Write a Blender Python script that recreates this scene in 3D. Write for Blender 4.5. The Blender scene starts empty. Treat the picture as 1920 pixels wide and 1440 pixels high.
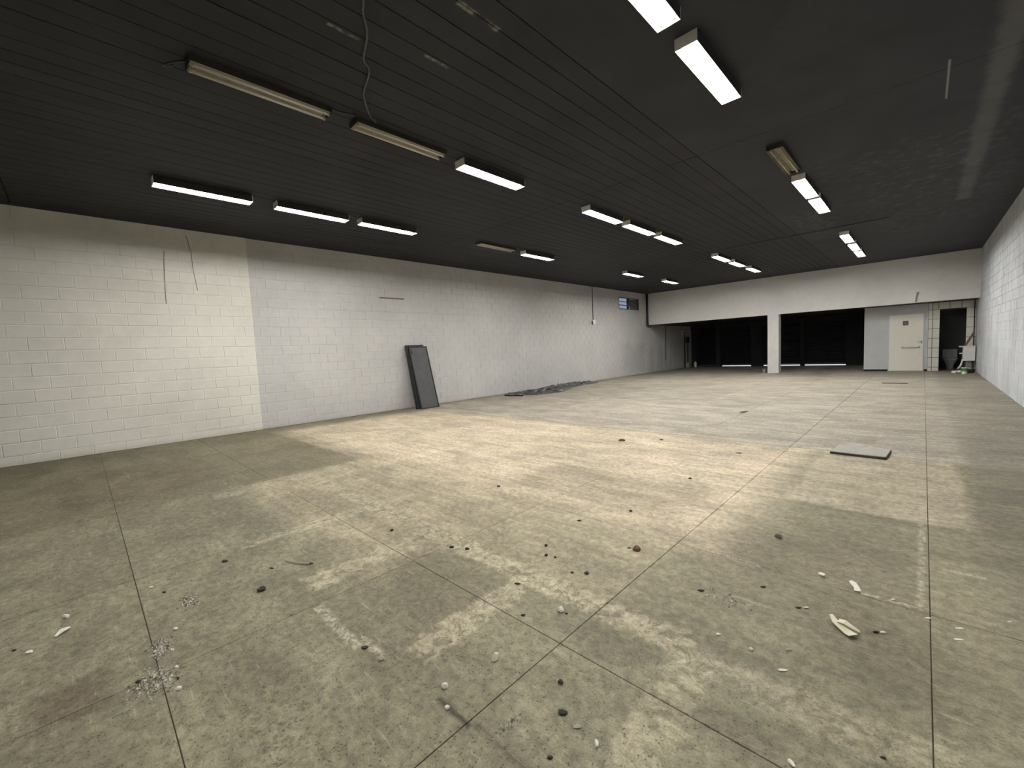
import bpy, bmesh, math, random
from mathutils import Vector, Matrix, noise

random.seed(7)
S = bpy.context.scene
COL = S.collection

# ------------------------------------------------------------------ camera, world, sun, exposure
def set_camera():
    f, yaw, pit, rol = 790.52, -0.774267196, -0.0752334508, -0.0472645995
    cy, sy, cp, sp, cr, sr = math.cos(yaw), math.sin(yaw), math.cos(pit), math.sin(pit), math.cos(rol), math.sin(rol)
    F = Vector((sy*cp, cy*cp, sp)); R0 = Vector((cy, -sy, 0)); U0 = R0.cross(F)
    R = cr*R0 + sr*U0; U = -sr*R0 + cr*U0
    cd = bpy.data.cameras.new('camera'); cam = bpy.data.objects.new('camera', cd); COL.objects.link(cam)
    m = Matrix((R, U, -F)).transposed().to_4x4(); m.translation = (0, 0, 1.4)
    cam.matrix_world = m
    cd.sensor_fit = 'HORIZONTAL'; cd.sensor_width = 36; cd.lens = f*36/1920
    cd.clip_start = 0.02; cd.clip_end = 200
    S.camera = cam
set_camera()

w = bpy.data.worlds.new('sky'); S.world = w; w.use_nodes = True
bg = w.node_tree.nodes['Background']; bg.inputs[0].default_value = (0.68, 0.80, 1.0, 1); bg.inputs[1].default_value = 0.75
sd = bpy.data.lights.new('sun', 'SUN'); sd.energy = 5.0; sd.angle = 0.03
so = bpy.data.objects.new('sun', sd); COL.objects.link(so); so.rotation_euler = (math.radians(-38), 0, 0)

S.view_settings.view_transform = 'Standard'; S.view_settings.look = 'None'
S.view_settings.gamma = 1.0; S.view_settings.use_curve_mapping = False
S.view_settings.exposure = 0.0
S.cycles.use_denoising = True
S.cycles.use_adaptive_sampling = True; S.cycles.adaptive_threshold = 0.025
S.cycles.max_bounces = 5; S.cycles.diffuse_bounces = 3; S.cycles.glossy_bounces = 2
S.cycles.sample_clamp_indirect = 6
try: S.cycles.use_light_tree = True
except Exception: pass
TUBE_STRENGTH = 225.0

# ------------------------------------------------------------------ dimensions (metres; camera stands at the origin)
XL, XR = -10.12, 1.29
YN, YF = -6.0, 20.39            # near end, face of the mezzanine wall
YD, YS = 21.51, 26.1            # toilet wall, shutter wall
ZM = 2.447                      # underside of the mezzanine
XP = -1.66                      # left end of the toilet wall
ZC = 4.01                        # ceiling height
def zc(y): return ZC
YE = 2.64                       # step in the left wall
XN = -10.09                     # face of the nearer, thicker part

# ------------------------------------------------------------------ node helper
class G:
    def __init__(s, name):
        s.m = bpy.data.materials.new(name); s.m.use_nodes = True
        s.t = s.m.node_tree; s.b = s.t.nodes['Principled BSDF']; s.out = s.t.nodes['Material Output']
    def put(s, sock, v):
        if isinstance(v, bpy.types.NodeSocket): s.t.links.new(v, sock)
        elif isinstance(v, tuple) and len(v) == 3 and sock.type == 'RGBA': sock.default_value = (*v, 1)
        else: sock.default_value = v
    def math(s, op, a, b=0.0, c=0.0, clamp=False):
        n = s.t.nodes.new('ShaderNodeMath'); n.operation = op; n.use_clamp = clamp
        s.put(n.inputs[0], a); s.put(n.inputs[1], b); s.put(n.inputs[2], c)
        return n.outputs[0]
    def vmath(s, op, a, b=(0, 0, 0)):
        n = s.t.nodes.new('ShaderNodeVectorMath'); n.operation = op
        s.put(n.inputs[0], a); s.put(n.inputs[1], b); return n.outputs[0]
    def pos(s):
        return s.t.nodes.new('ShaderNodeNewGeometry').outputs['Position']
    def sep(s, v):
        n = s.t.nodes.new('ShaderNodeSeparateXYZ'); s.put(n.inputs[0], v); return n.outputs
    def noise(s, v, scale, detail=4, rough=0.55, dist=0.0, color=False):
        n = s.t.nodes.new('ShaderNodeTexNoise'); s.put(n.inputs['Vector'], v)
        n.inputs['Scale'].default_value = scale; n.inputs['Detail'].default_value = detail
        n.inputs['Roughness'].default_value = rough; n.inputs['Distortion'].default_value = dist
        return n.outputs['Color' if color else 'Fac']
    def vor(s, v, scale, feature='F1'):
        n = s.t.nodes.new('ShaderNodeTexVoronoi'); n.feature = feature; s.put(n.inputs['Vector'], v)
        n.inputs['Scale'].default_value = scale; return n.outputs['Distance']
    def ramp(s, v, a, b, lo=0.0, hi=1.0):
        n = s.t.nodes.new('ShaderNodeMapRange'); n.interpolation_type = 'SMOOTHSTEP'
        s.put(n.inputs[0], v); s.put(n.inputs[1], a); s.put(n.inputs[2], b); s.put(n.inputs[3], lo); s.put(n.inputs[4], hi)
        return n.outputs[0]
    def mix(s, f, a, b):
        n = s.t.nodes.new('ShaderNodeMix'); n.data_type = 'RGBA'
        s.put(n.inputs[0], f); s.put(n.inputs[6], a); s.put(n.inputs[7], b); return n.outputs[2]
    def mul(s, f, a, b):
        n = s.t.nodes.new('ShaderNodeMix'); n.data_type = 'RGBA'; n.blend_type = 'MULTIPLY'
        s.put(n.inputs[0], f); s.put(n.inputs[6], a); s.put(n.inputs[7], b); return n.outputs[2]
    def stretch(s, v, k):
        return s.vmath('MULTIPLY', v, k)
    def rect(s, x, y, x0, x1, y0, y1, soft=0.03):
        ax = s.math('SUBTRACT', s.math('ABSOLUTE', s.math('SUBTRACT', x, (x0+x1)/2)), (x1-x0)/2)
        ay = s.math('SUBTRACT', s.math('ABSOLUTE', s.math('SUBTRACT', y, (y0+y1)/2)), (y1-y0)/2)
        return s.ramp(s.math('MAXIMUM', ax, ay), soft, -soft)
    def bump(s, h, strength=0.3, dist=0.01):
        n = s.t.nodes.new('ShaderNodeBump'); n.inputs['Strength'].default_value = strength
        n.inputs['Distance'].default_value = dist; s.put(n.inputs['Height'], h)
        s.t.links.new(n.outputs[0], s.b.inputs['Normal'])
    def fin(s, col, rough=0.7, spec=0.3, metal=0.0):
        s.put(s.b.inputs['Base Color'], col); s.put(s.b.inputs['Roughness'], rough)
        s.put(s.b.inputs['Specular IOR Level'], spec); s.put(s.b.inputs['Metallic'], metal)
        return s.m

def plain(name, col, rough=0.6, spec=0.4, metal=0.0, mottle=0.25, scale=9.0):
    g = G(name); p = g.pos()
    n = g.noise(p, scale, 5)
    c = g.mul(1.0, col, g.mix(n, (1-mottle,)*3, (1+mottle*0.6,)*3))
    return g.fin(c, rough, spec, metal)

# ------------------------------------------------------------------ materials
def floor_mat():
    g = G('worn_concrete'); p = g.pos()
    nz = g.noise(p, 2.2, 5, 0.6, color=True)
    off = g.vmath('MULTIPLY', g.vmath('SUBTRACT', nz, (0.5, 0.5, 0.5)), (0.16, 0.16, 0))
    nz2 = g.noise(p, 14, 3, 0.6, color=True)
    off2 = g.vmath('MULTIPLY', g.vmath('SUBTRACT', nz2, (0.5, 0.5, 0.5)), (0.10, 0.10, 0))
    q = g.vmath('ADD', g.vmath('ADD', p, off), off2)
    x, y, z = g.sep(q)[:3]
    px_, py_, _ = g.sep(p)[:3]
    big = g.noise(p, 0.55, 5, 0.6)
    med = g.noise(p, 2.6, 5, 0.68)
    crust = g.noise(p, 9.5, 5, 0.72, 1.0)
    sx = g.noise(g.stretch(p, (1.1, 13, 1)), 1.0, 4, 0.64)     # smears running across the hall
    sy = g.noise(g.stretch(p, (13, 1.0, 1)), 1.0, 3, 0.62)
    sxf = g.noise(g.stretch(p, (6, 62, 1)), 1.0, 4, 0.6)
    grain = g.noise(p, 21, 5, 0.78, 0.4)
    pits = g.vor(p, 68)
    fine = g.noise(p, 42, 5, 0.75)
    speck = g.noise(p, 135, 3, 0.75)
    base = g.mix(g.ramp(med, 0.30, 0.70), (0.178, 0.165, 0.112), (0.252, 0.234, 0.165))
    base = g.mix(g.math('MULTIPLY', g.ramp(big, 0.42, 0.66), g.ramp(py_, 1.4, 3.2, 0.05, 0.45)), base, (0.31, 0.272, 0.185))
    # far floor: greyer, rubbed by feet
    far = g.ramp(y, 6.30, 6.46)
    base = g.mix(g.math('MULTIPLY', far, 0.9), base, g.mix(g.ramp(sx, 0.3, 0.7), (0.31, 0.28, 0.235), (0.43, 0.39, 0.33)))
    # dusty cement wash over the middle of the hall
    dust_n = g.math('ADD', g.math('MULTIPLY', g.ramp(sx, 0.32, 0.66), 0.5), g.math('MULTIPLY', g.ramp(med, 0.3, 0.65), 0.5))
    dust = g.rect(x, y, -9.3, -0.95, 2.85, 6.36, 0.32)
    base = g.mix(g.math('MULTIPLY', dust, g.math('ADD', g.math('MULTIPLY', dust_n, 0.55), 0.42)), base, (0.66, 0.56, 0.42))
    dust2 = g.rect(x, y, -0.85, 0.28, 4.24, 6.38, 0.05)
    base = g.mix(g.math('MULTIPLY', dust2, g.math('ADD', g.math('MULTIPLY', dust_n, 0.4), 0.25)), base, (0.58, 0.505, 0.385))
    dust3 = g.rect(x, y, -5.62, -2.55, 1.2, 2.9, 0.22)
    base = g.mix(g.math('MULTIPLY', dust3, g.math('ADD', g.math('MULTIPLY', dust_n, 0.55), 0.15)), base, (0.56, 0.48, 0.345))
    dust4 = g.rect(x, y, -2.7, -1.2, 1.85, 2.9, 0.15)
    base = g.mix(g.math('MULTIPLY', dust4, g.math('ADD', g.math('MULTIPLY', dust_n, 0.5), 0.15)), base, (0.40, 0.345, 0.245))
    # browner, dirtier corner slab field at the left wall
    dark = g.rect(x, y, -11, -5.64, -7, 2.62, 0.05)
    base = g.mix(g.math('MULTIPLY', dark, g.ramp(big, 0.30, 0.62, 0.9, 0.35)), base, (0.150, 0.130, 0.082))
    # darker dusty patches
    for (a, b, c, d, k) in ((-8.2, -6.2, -0.3, 1.2, .55), (-3.2, -1.35, 3.1, 4.1, .35), (-1.0, 0.0, 2.4, 3.6, .30),
                            (-2.75, -2.45, -0.26, -0.05, 1.0), (-2.15, -1.55, 0.82, 1.12, .35), (-5.1, -4.3, 0.3, 1.0, .40),
                            (-4.85, -3.8, 1.25, 1.85, .30), (-3.62, -2.75, 1.35, 1.82, .22), (-2.6, -1.75, 1.15, 1.75, .38)):
        mk = g.rect(x, y, a, b, c, d, 0.16 if b-a > .5 else 0.05)
        base = g.mix(g.math('MULTIPLY', mk, g.ramp(med, 0.25, 0.7, k*0.6, k*1.3)), base, (0.15, 0.128, 0.088))
    rgt = g.math('MULTIPLY', g.ramp(x, 0.24, 0.42), g.ramp(g.math('ADD', y, g.math('MULTIPLY', x, -5.0)), 9.0, 4.5, 0.55, 1.0))
    base = g.mix(g.math('MULTIPLY', rgt, g.ramp(med, 0.3, 0.7, 0.8, 0.35)), base, (0.175, 0.160, 0.125))
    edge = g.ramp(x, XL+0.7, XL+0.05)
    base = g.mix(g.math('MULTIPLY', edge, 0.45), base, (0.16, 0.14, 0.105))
    # mortar left where partition walls were pulled down
    cr = g.ramp(crust, 0.44, 0.53)
    chips = g.noise(p, 26, 5, 0.7, 1.2)
    jag = g.vmath('MULTIPLY', g.vmath('SUBTRACT', g.noise(p, 6.5, 5, 0.7, color=True), (0.5, 0.5, 0.5)), (0.17, 0.17, 0))
    bx, by, _ = g.sep(g.vmath('ADD', p, jag))[:3]
    relief = None
    for (a, b, c, d, k) in ((-5.0, -0.75, 1.77, 1.95, .95), (-0.75, 0.25, 1.72, 1.92, .5), (-2.88, -2.64, 0.88, 1.86, .9), (-1.79, -1.62, 0.98, 1.84, .85),
                            (-0.78, -0.60, 0.70, 1.84, .6), (-3.83, -3.68, 0.75, 1.9, .7), (-5.5, -5.30, 0.9, 2.2, .6),
                            (-5.62, -5.3, 1.3, 2.75, .5), (-9.2, -5.6, 2.66, 2.84, .45)):
        mk = g.rect(bx, by, a, b, c, d, 0.022)
        on = g.math('MULTIPLY', mk, g.math('MULTIPLY', g.math('ADD', g.math('MULTIPLY', cr, .60), .38), k))
        base = g.mix(on, base, g.mix(g.ramp(chips, 0.42, 0.56), (0.37, 0.330, 0.235), (0.46, 0.412, 0.30)))
        off_ = g.math('MULTIPLY', mk, g.ramp(crust, 0.455, 0.40))
        base = g.mix(g.math('MULTIPLY', off_, 0.5*k), base, (0.14, 0.12, 0.08))
        relief = on if relief is None else g.math('MAXIMUM', relief, on)
    # cluster of pits near the bottom edge
    pz = g.rect(x, y, -1.98, -1.50, 0.26, 0.56, 0.14)
    pv = g.math('ADD', g.vor(p, 38), g.math('MULTIPLY', g.math('SUBTRACT', chips, 0.5), 0.7))
    base = g.mix(g.math('MULTIPLY', g.math('MULTIPLY', pz, 0.45), g.ramp(pv, 0.42, 0.26)), base, (0.075, 0.068, 0.045))
    # thin pale scrapes and old partition lines
    qx, qy, _ = g.sep(g.vmath('ADD', p, g.vmath('MULTIPLY', off2, (0.35, 0.35, 0))))[:3]
    for (a, b, c, d, k) in ((-0.24, 0.02, 2.865, 2.89, .7), (-1.15, -0.7, 2.83, 2.87, .6), (0.0, 0.035, 2.9, 4.25, .5), (-2.46, -1.95, 0.81, 0.86, .6),
                            (-2.02, -1.80, 0.865, 0.895, .6), (-9.0, -0.7, 6.30, 6.36, .28), (0.1, 0.28, 3.45, 3.48, .5), (-1.27, -1.24, 2.75, 3.1, .4)):
        mk = g.rect(qx, qy, a, b, c, d, 0.012)
        base = g.mix(g.math('MULTIPLY', mk, g.math('MULTIPLY', g.ramp(fine, 0.38, 0.6), k)), base, (0.55, 0.50, 0.40))
    for (a, b, c, d, k) in ((-1.40, -1.2, 0.90, 0.922, 1.0), (-1.2, -0.9, 0.92, 0.945, .6), (-8.9, -0.8, 6.37, 6.40, .35)):
        mk = g.rect(qx, qy, a, b, c, d, 0.014)
        base = g.mix(g.math('MULTIPLY', mk, g.math('MULTIPLY', g.ramp(fine, 0.25, 0.45), k, clamp=True)), base, (0.04, 0.036, 0.025))
    # smears and scuffs
    wide = g.noise(g.stretch(p, (1.0, 1.9, 1)), 1.25, 5, 0.72, 0.6)
    base = g.mul(1.0, base, g.mix(g.ramp(wide, 0.34, 0.66), (0.80, 0.79, 0.79), (1.13, 1.13, 1.12)))
    base = g.mix(g.math('MULTIPLY', g.ramp(sx, 0.60, 0.78), 0.35), base, (0.50, 0.45, 0.36))
    base = g.mix(g.math('MULTIPLY', g.ramp(sx, 0.40, 0.22), 0.35), base, (0.17, 0.148, 0.11))
    base = g.mix(g.math('MULTIPLY', g.ramp(sy, 0.64, 0.80), 0.22), base, (0.46, 0.41, 0.32))
    # pitted surface close up
    base = g.mix(g.math('MULTIPLY', g.ramp(sxf, 0.58, 0.72), 0.30), base, (0.50, 0.45, 0.36))
    base = g.mix(g.math('MULTIPLY', g.ramp(sxf, 0.42, 0.28), 0.30), base, (0.15, 0.13, 0.095))
    base = g.mul(1.0, base, g.mix(g.ramp(grain, 0.30, 0.70), (0.72, 0.71, 0.70), (1.27, 1.27, 1.25)))
    near = g.ramp(py_, 2.9, 0.9)
    pt = g.math('MULTIPLY', g.ramp(pits, 0.30, 0.18), g.ramp(grain, 0.54, 0.47))
    base = g.mix(g.math('MULTIPLY', pt, g.math('ADD', g.math('MULTIPLY', near, 0.75), 0.05)), base, (0.05, 0.045, 0.03))
    pit = g.math('MULTIPLY', g.ramp(fine, 0.36, 0.27), g.math('ADD', g.math('MULTIPLY', near, 0.5), 0.12))
    base = g.mix(pit, base, (0.085, 0.075, 0.052))
    flk = g.math('MULTIPLY', g.ramp(fine, 0.66, 0.76), 0.22)
    base = g.mix(flk, base, (0.5, 0.46, 0.37))
    base = g.mul(1.0, base, g.mix(g.ramp(speck, 0.25, 0.75), (0.78, 0.78, 0.78), (1.18, 1.18, 1.18)))
    # each slab was cast separately
    oi = g.t.nodes.new('ShaderNodeObjectInfo').outputs['Random']
    base = g.mul(1.0, base, g.mix(oi, (0.93, 0.93, 0.93), (1.05, 1.05, 1.05)))
    h = g.math('MULTIPLY', grain, 0.8)
    h = g.math('ADD', h, g.math('ADD', g.math('MULTIPLY', crust, 0.5), g.math('MULTIPLY', speck, 0.25)))
    g.bump(h, 0.6, 0.010)
    return g.fin(base, g.ramp(med, 0.3, 0.7, 0.55, 0.8), 0.25)

def wall_mat(name, a, b, joints='left', streak=0.0, extra=None):
    g = G(name); p = g.pos()
    x, y, z = g.sep(p)[:3]
    n1 = g.noise(p, 0.9, 5, 0.6); n2 = g.noise(p, 7, 4, 0.65); n3 = g.noise(p, 60, 3, 0.6)
    c = g.mix(g.ramp(n1, 0.3, 0.7), a, b)
    c = g.mul(1.0, c, g.mix(n2, (0.90,)*3, (1.08,)*3))
    st = g.noise(g.stretch(p, (7, 7, 0.55)), 1.0, 6, 0.65)
    if streak:
        c = g.mix(g.math('MULTIPLY', g.ramp(st, 0.52, 0.72), streak), c, tuple(v*0.55 for v in a))
        c = g.mix(g.math('MULTIPLY', g.ramp(st, 0.47, 0.30), streak*0.6), c, tuple(min(1, v*1.25) for v in b))
    if extra: c = extra(g, c, x, y, z, n1, n2, st)
    g.bump(g.math('ADD', g.math('MULTIPLY', n2, 0.6), g.math('MULTIPLY', n3, 0.4)), 0.25, 0.006)
    return g.fin(c, 0.72, 0.25)

def left_extra(g, c, x, y, z, n1, n2, st):
    q2 = g.math('ADD', z, g.math('MULTIPLY', g.math('SUBTRACT', n1, 0.5), 1.4))
    qy = g.math('ADD', y, g.math('MULTIPLY', g.math('SUBTRACT', n2, 0.5), 1.6))
    m = g.rect(qy, q2, 17.9, 20.1, 0.25, 1.5, 0.30)                 # damp grey stain at the far end
    c = g.mix(g.math('MULTIPLY', m, 0.55), c, (0.33, 0.34, 0.345))
    m = g.rect(qy, q2, 19.2, 20.2, 1.2, 2.3, 0.25)
    c = g.mix(g.math('MULTIPLY', m, 0.30), c, (0.36, 0.36, 0.35))
    m = g.math('MULTIPLY', g.ramp(y, 20.3, 20.5), g.ramp(z, 1.75, 1.1))    # thin whitewash beyond the mezzanine edge
    c = g.mix(g.math('MULTIPLY', m, g.ramp(st, 0.4, 0.6, 0.55, 0.0)), c, (0.27, 0.27, 0.265))
    for (a, b, d, e, k) in ((11.5, 13.6, 2.2, 3.3, .22), (8.2, 10.2, 1.4, 2.5, .10), (14.6, 17.5, 2.8, 3.7, .22)):
        m = g.rect(qy, q2, a, b, d, e, 0.5); c = g.mix(g.math('MULTIPLY', m, k), c, (0.32, 0.31, 0.28))
    m = g.rect(y, z, 4.0, 9.2, 2.605, 2.635, 0.02)                 # trace of an old shelf line
    c = g.mix(g.math('MULTIPLY', m, g.ramp(n2, 0.45, 0.6, 0.0, 0.5)), c, (0.33, 0.31, 0.28))
    m = g.rect(y, z, 6.7, 15.0, 2.44, 2.48, 0.02)
    c = g.mix(g.math('MULTIPLY', m, g.ramp(n2, 0.5, 0.6, 0.0, 0.3)), c, (0.38, 0.36, 0.33))
    m = g.ramp(z, 0.10, 0.01)
    return g.mix(g.math('MULTIPLY', m, 0.35), c, (0.38, 0.35, 0.29))

def ceil_mat(name, lift, extra):
    g = G(name); p = g.pos()
    x, y, z = g.sep(p)[:3]
    n1 = g.noise(p, 0.7, 6, 0.65, 0.5); n2 = g.noise(p, 6, 6, 0.7)
    oi = g.t.nodes.new('ShaderNodeObjectInfo').outputs['Random']
    st = g.noise(g.stretch(p, (30, 0.7, 1)), 1.0, 6, 0.65)
    c = g.mix(g.ramp(n1, 0.35, 0.7), tuple(v*lift for v in (0.0172, 0.0185, 0.0222)), tuple(v*lift for v in (0.0265, 0.0285, 0.0340)))
    c = g.mul(1.0, c, g.mix(oi, (0.9,)*3, (1.12,)*3))
    c = extra(g, c, x, y, n1, n2, st)
    g.bump(n2, 0.4, 0.01)
    return g.fin(c, 0.62, 0.22)

def ceil_board_extra(g, c, x, y, n1, n2, st):
    c = g.mix(g.math('MULTIPLY', g.ramp(st, 0.66, 0.74), g.ramp(n1, 0.5, 0.62, 0.0, 0.5)), c, (0.16, 0.15, 0.13))   # paint rubbed off along the boards
    for (a, b, d, e) in ((-2.55, -2.50, 2.2, 2.62), (-3.17, -3.14, 2.26, 2.6), (-3.38, -3.35, 1.58, 1.84)):
        c = g.mix(g.math('MULTIPLY', g.rect(x, y, a, b, d, e, 0.01), g.ramp(n2, 0.42, 0.6)), c, (0.22, 0.21, 0.18))
    return c
def ceil_slab_extra(g, c, x, y, n1, n2, st):
    qx = g.math('ADD', x, g.math('MULTIPLY', g.math('SUBTRACT', n2, 0.5), 0.12))
    c = g.mix(g.math('MULTIPLY', g.rect(qx, y, 0.42, 0.60, 4.2, 12.5, 0.05), g.ramp(n1, 0.3, 0.6, 0.35, 0.9)), c, (0.105, 0.105, 0.105))   # dusty repair strip
    c = g.mix(g.math('MULTIPLY', g.rect(x, y, 0.125, 0.14, 6.1, 7.05, 0.008), 0.8), c, (0.32, 0.32, 0.31))
    c = g.mix(g.math('MULTIPLY', g.rect(qx, y, -1.2, 1.2, 8.0, 15, 0.8), g.ramp(n2, 0.48, 0.68, 0.0, 0.45)), c, (0.13, 0.13, 0.125))
    c = g.mix(g.math('MULTIPLY', g.rect(qx, y, -2.1, -1.5, 10.8, 14, 0.3), g.ramp(n2, 0.46, 0.62, 0.0, 0.5)), c, (0.14, 0.14, 0.13))
    return c

M = {}
M['floor'] = floor_mat()
M['dirt'] = plain('joint_dirt', (0.075, 0.063, 0.043), 0.9, 0.1)
M['wall_far'] = wall_mat('painted_block_grey', (0.475, 0.467, 0.456), (0.53, 0.52, 0.507), extra=left_extra)
M['wall_near'] = wall_mat('painted_block_cream', (0.63, 0.612, 0.555), (0.70, 0.678, 0.618), extra=left_extra)
M['wall_right'] = wall_mat('whitewashed_block', (0.48, 0.497, 0.522), (0.63, 0.652, 0.68), streak=0.7)
M['plaster'] = wall_mat('painted_plaster', (0.64, 0.622, 0.598), (0.70, 0.68, 0.655))
M['plaster_grey'] = wall_mat('grey_plaster', (0.51, 0.525, 0.525), (0.56, 0.575, 0.575))
M['tile'] = plain('white_tile', (0.66, 0.65, 0.585), 0.35, 0.5, mottle=0.10)
M['grout'] = plain('dark_grout', (0.10, 0.095, 0.085), 0.9, 0.1)
M['board'] = ceil_mat('black_painted_board', 0.9, ceil_board_extra)
M['cslab'] = ceil_mat('black_painted_slab', 1.25, ceil_slab_extra)
M['black'] = plain('black_paint', (0.008, 0.008, 0.009), 0.6, 0.3)
M['shutter'] = plain('dark_steel_shutter', (0.007, 0.007, 0.009), 0.5, 0.3)
M['pier'] = plain('dark_grey_pier', (0.024, 0.024, 0.026), 0.8, 0.2)
M['door'] = plain('cream_door_paint', (0.80, 0.775, 0.68), 0.5, 0.4, mottle=0.06)
M['steel'] = plain('brushed_steel', (0.42, 0.42, 0.40), 0.35, 0.5, 0.9)
M['sign'] = plain('dark_sign_plate', (0.085, 0.09, 0.10), 0.5, 0.4)
M['sign_mark'] = plain('pale_sign_mark', (0.25, 0.26, 0.27), 0.6, 0.3)
M['white_plastic'] = plain('white_plastic', (0.78, 0.78, 0.74), 0.4, 0.5, mottle=0.08)
M['sink'] = plain('white_tub_plastic', (0.70, 0.70, 0.67), 0.4, 0.5, mottle=0.08)
M['dark_plastic'] = plain('dark_plastic', (0.025, 0.025, 0.027), 0.5, 0.4)
M['green'] = plain('green_plastic', (0.07, 0.22, 0.06), 0.45, 0.4)
M['ceramic'] = plain('toilet_ceramic', (0.45, 0.46, 0.46), 0.2, 0.5)
M['bath'] = plain('bathroom_wall', (0.17, 0.17, 0.175), 0.6, 0.3)
M['wood'] = plain('weathered_wood', (0.16, 0.125, 0.098), 0.75, 0.2, scale=20)
M['panel'] = plain('charcoal_panel', (0.062, 0.063, 0.066), 0.55, 0.35, mottle=0.5, scale=6)
M['panel_rim'] = plain('black_panel_rim', (0.009, 0.009, 0.010), 0.5, 0.35)
M['housing'] = plain('white_enamel', (0.75, 0.73, 0.66), 0.45, 0.4)
M['overspray_shade'] = plain('black_overspray_and_shade', (0.035, 0.033, 0.030), 0.7, 0.2, mottle=0.6)  # ceiling overspray, also paints in the shade on lamp sides
M['housing_old'] = plain('stained_enamel', (0.46, 0.42, 0.30), 0.5, 0.35, mottle=0.45, scale=14)
M['housing_dirty'] = plain('grimy_enamel', (0.36, 0.325, 0.215), 0.6, 0.3, mottle=0.8, scale=9)
M['dead_tube'] = plain('unlit_glass_tube', (0.62, 0.60, 0.55), 0.25, 0.5, mottle=0.05)
M['frame'] = plain('dark_window_frame', (0.05, 0.055, 0.065), 0.5, 0.4)
M['opaque_pane'] = plain('grey_painted_pane', (0.10, 0.10, 0.105), 0.5, 0.4)
M['pavement'] = plain('street_pavement', (0.60, 0.60, 0.58), 0.85, 0.1)
M['plate'] = plain('grey_metal_lid', (0.41, 0.395, 0.355), 0.8, 0.35, mottle=0.3)
M['batten'] = plain('dusty_black_batten', (0.055, 0.055, 0.054), 0.8, 0.2)
def lamp_mat():
    g = G('lit_fluorescent_tube')
    e = g.t.nodes.new('ShaderNodeEmission'); e.inputs[0].default_value = (1.0, 0.978, 0.935, 1); e.inputs[1].default_value = TUBE_STRENGTH
    g.t.links.new(e.outputs[0], g.out.inputs[0]); return g.m
M['lamp'] = lamp_mat()
def glass_mat():
    g = G('dusty_window_glass')
    tr = g.t.nodes.new('ShaderNodeBsdfTransparent'); tr.inputs[0].default_value = (0.72, 0.74, 0.76, 1)
    gl = g.t.nodes.new('ShaderNodeBsdfGlossy'); gl.inputs[1].default_value = 0.1
    mx = g.t.nodes.new('ShaderNodeMixShader'); mx.inputs[0].default_value = 0.06
    g.t.links.new(tr.outputs[0], mx.inputs[1]); g.t.links.new(gl.outputs[0], mx.inputs[2])
    g.t.links.new(mx.outputs[0], g.out.inputs[0]); return g.m
M['glass'] = glass_mat()
def tarp_mat():
    g = G('black_plastic_sheet'); p = g.pos()
    n = g.noise(g.stretch(p, (9, 4, 9)), 1.0, 5, 0.65); n2 = g.noise(g.stretch(p, (16, 5, 16)), 1.0, 3, 0.6)
    c = g.mix(g.ramp(n, 0.42, 0.64), (0.018, 0.018, 0.020), (0.10, 0.10, 0.105))
    c = g.mix(g.ramp(n2, 0.62, 0.66), c, (0.60, 0.58, 0.55))  # shine on the folds painted in as white streaks
    return g.fin(c, 0.32, 0.6)
M['tarp'] = tarp_mat()
M['crumb_white'] = plain('plaster_crumb', (0.72, 0.70, 0.62), 0.8, 0.2, scale=60)
M['crumb_grey'] = plain('grey_crumb', (0.30, 0.28, 0.22), 0.85, 0.2, scale=60)
M['crumb_dark'] = plain('dark_crumb', (0.03, 0.027, 0.02), 0.7, 0.3, scale=60)
M['crumb_brown'] = plain('brown_crumb', (0.14, 0.085, 0.055), 0.8, 0.2, scale=60)
M['paper'] = plain('pale_plastic_scrap', (0.66, 0.62, 0.47), 0.5, 0.3, mottle=0.15, scale=40)
M['cable'] = plain('grey_cable', (0.11, 0.11, 0.105), 0.6, 0.3)

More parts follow.
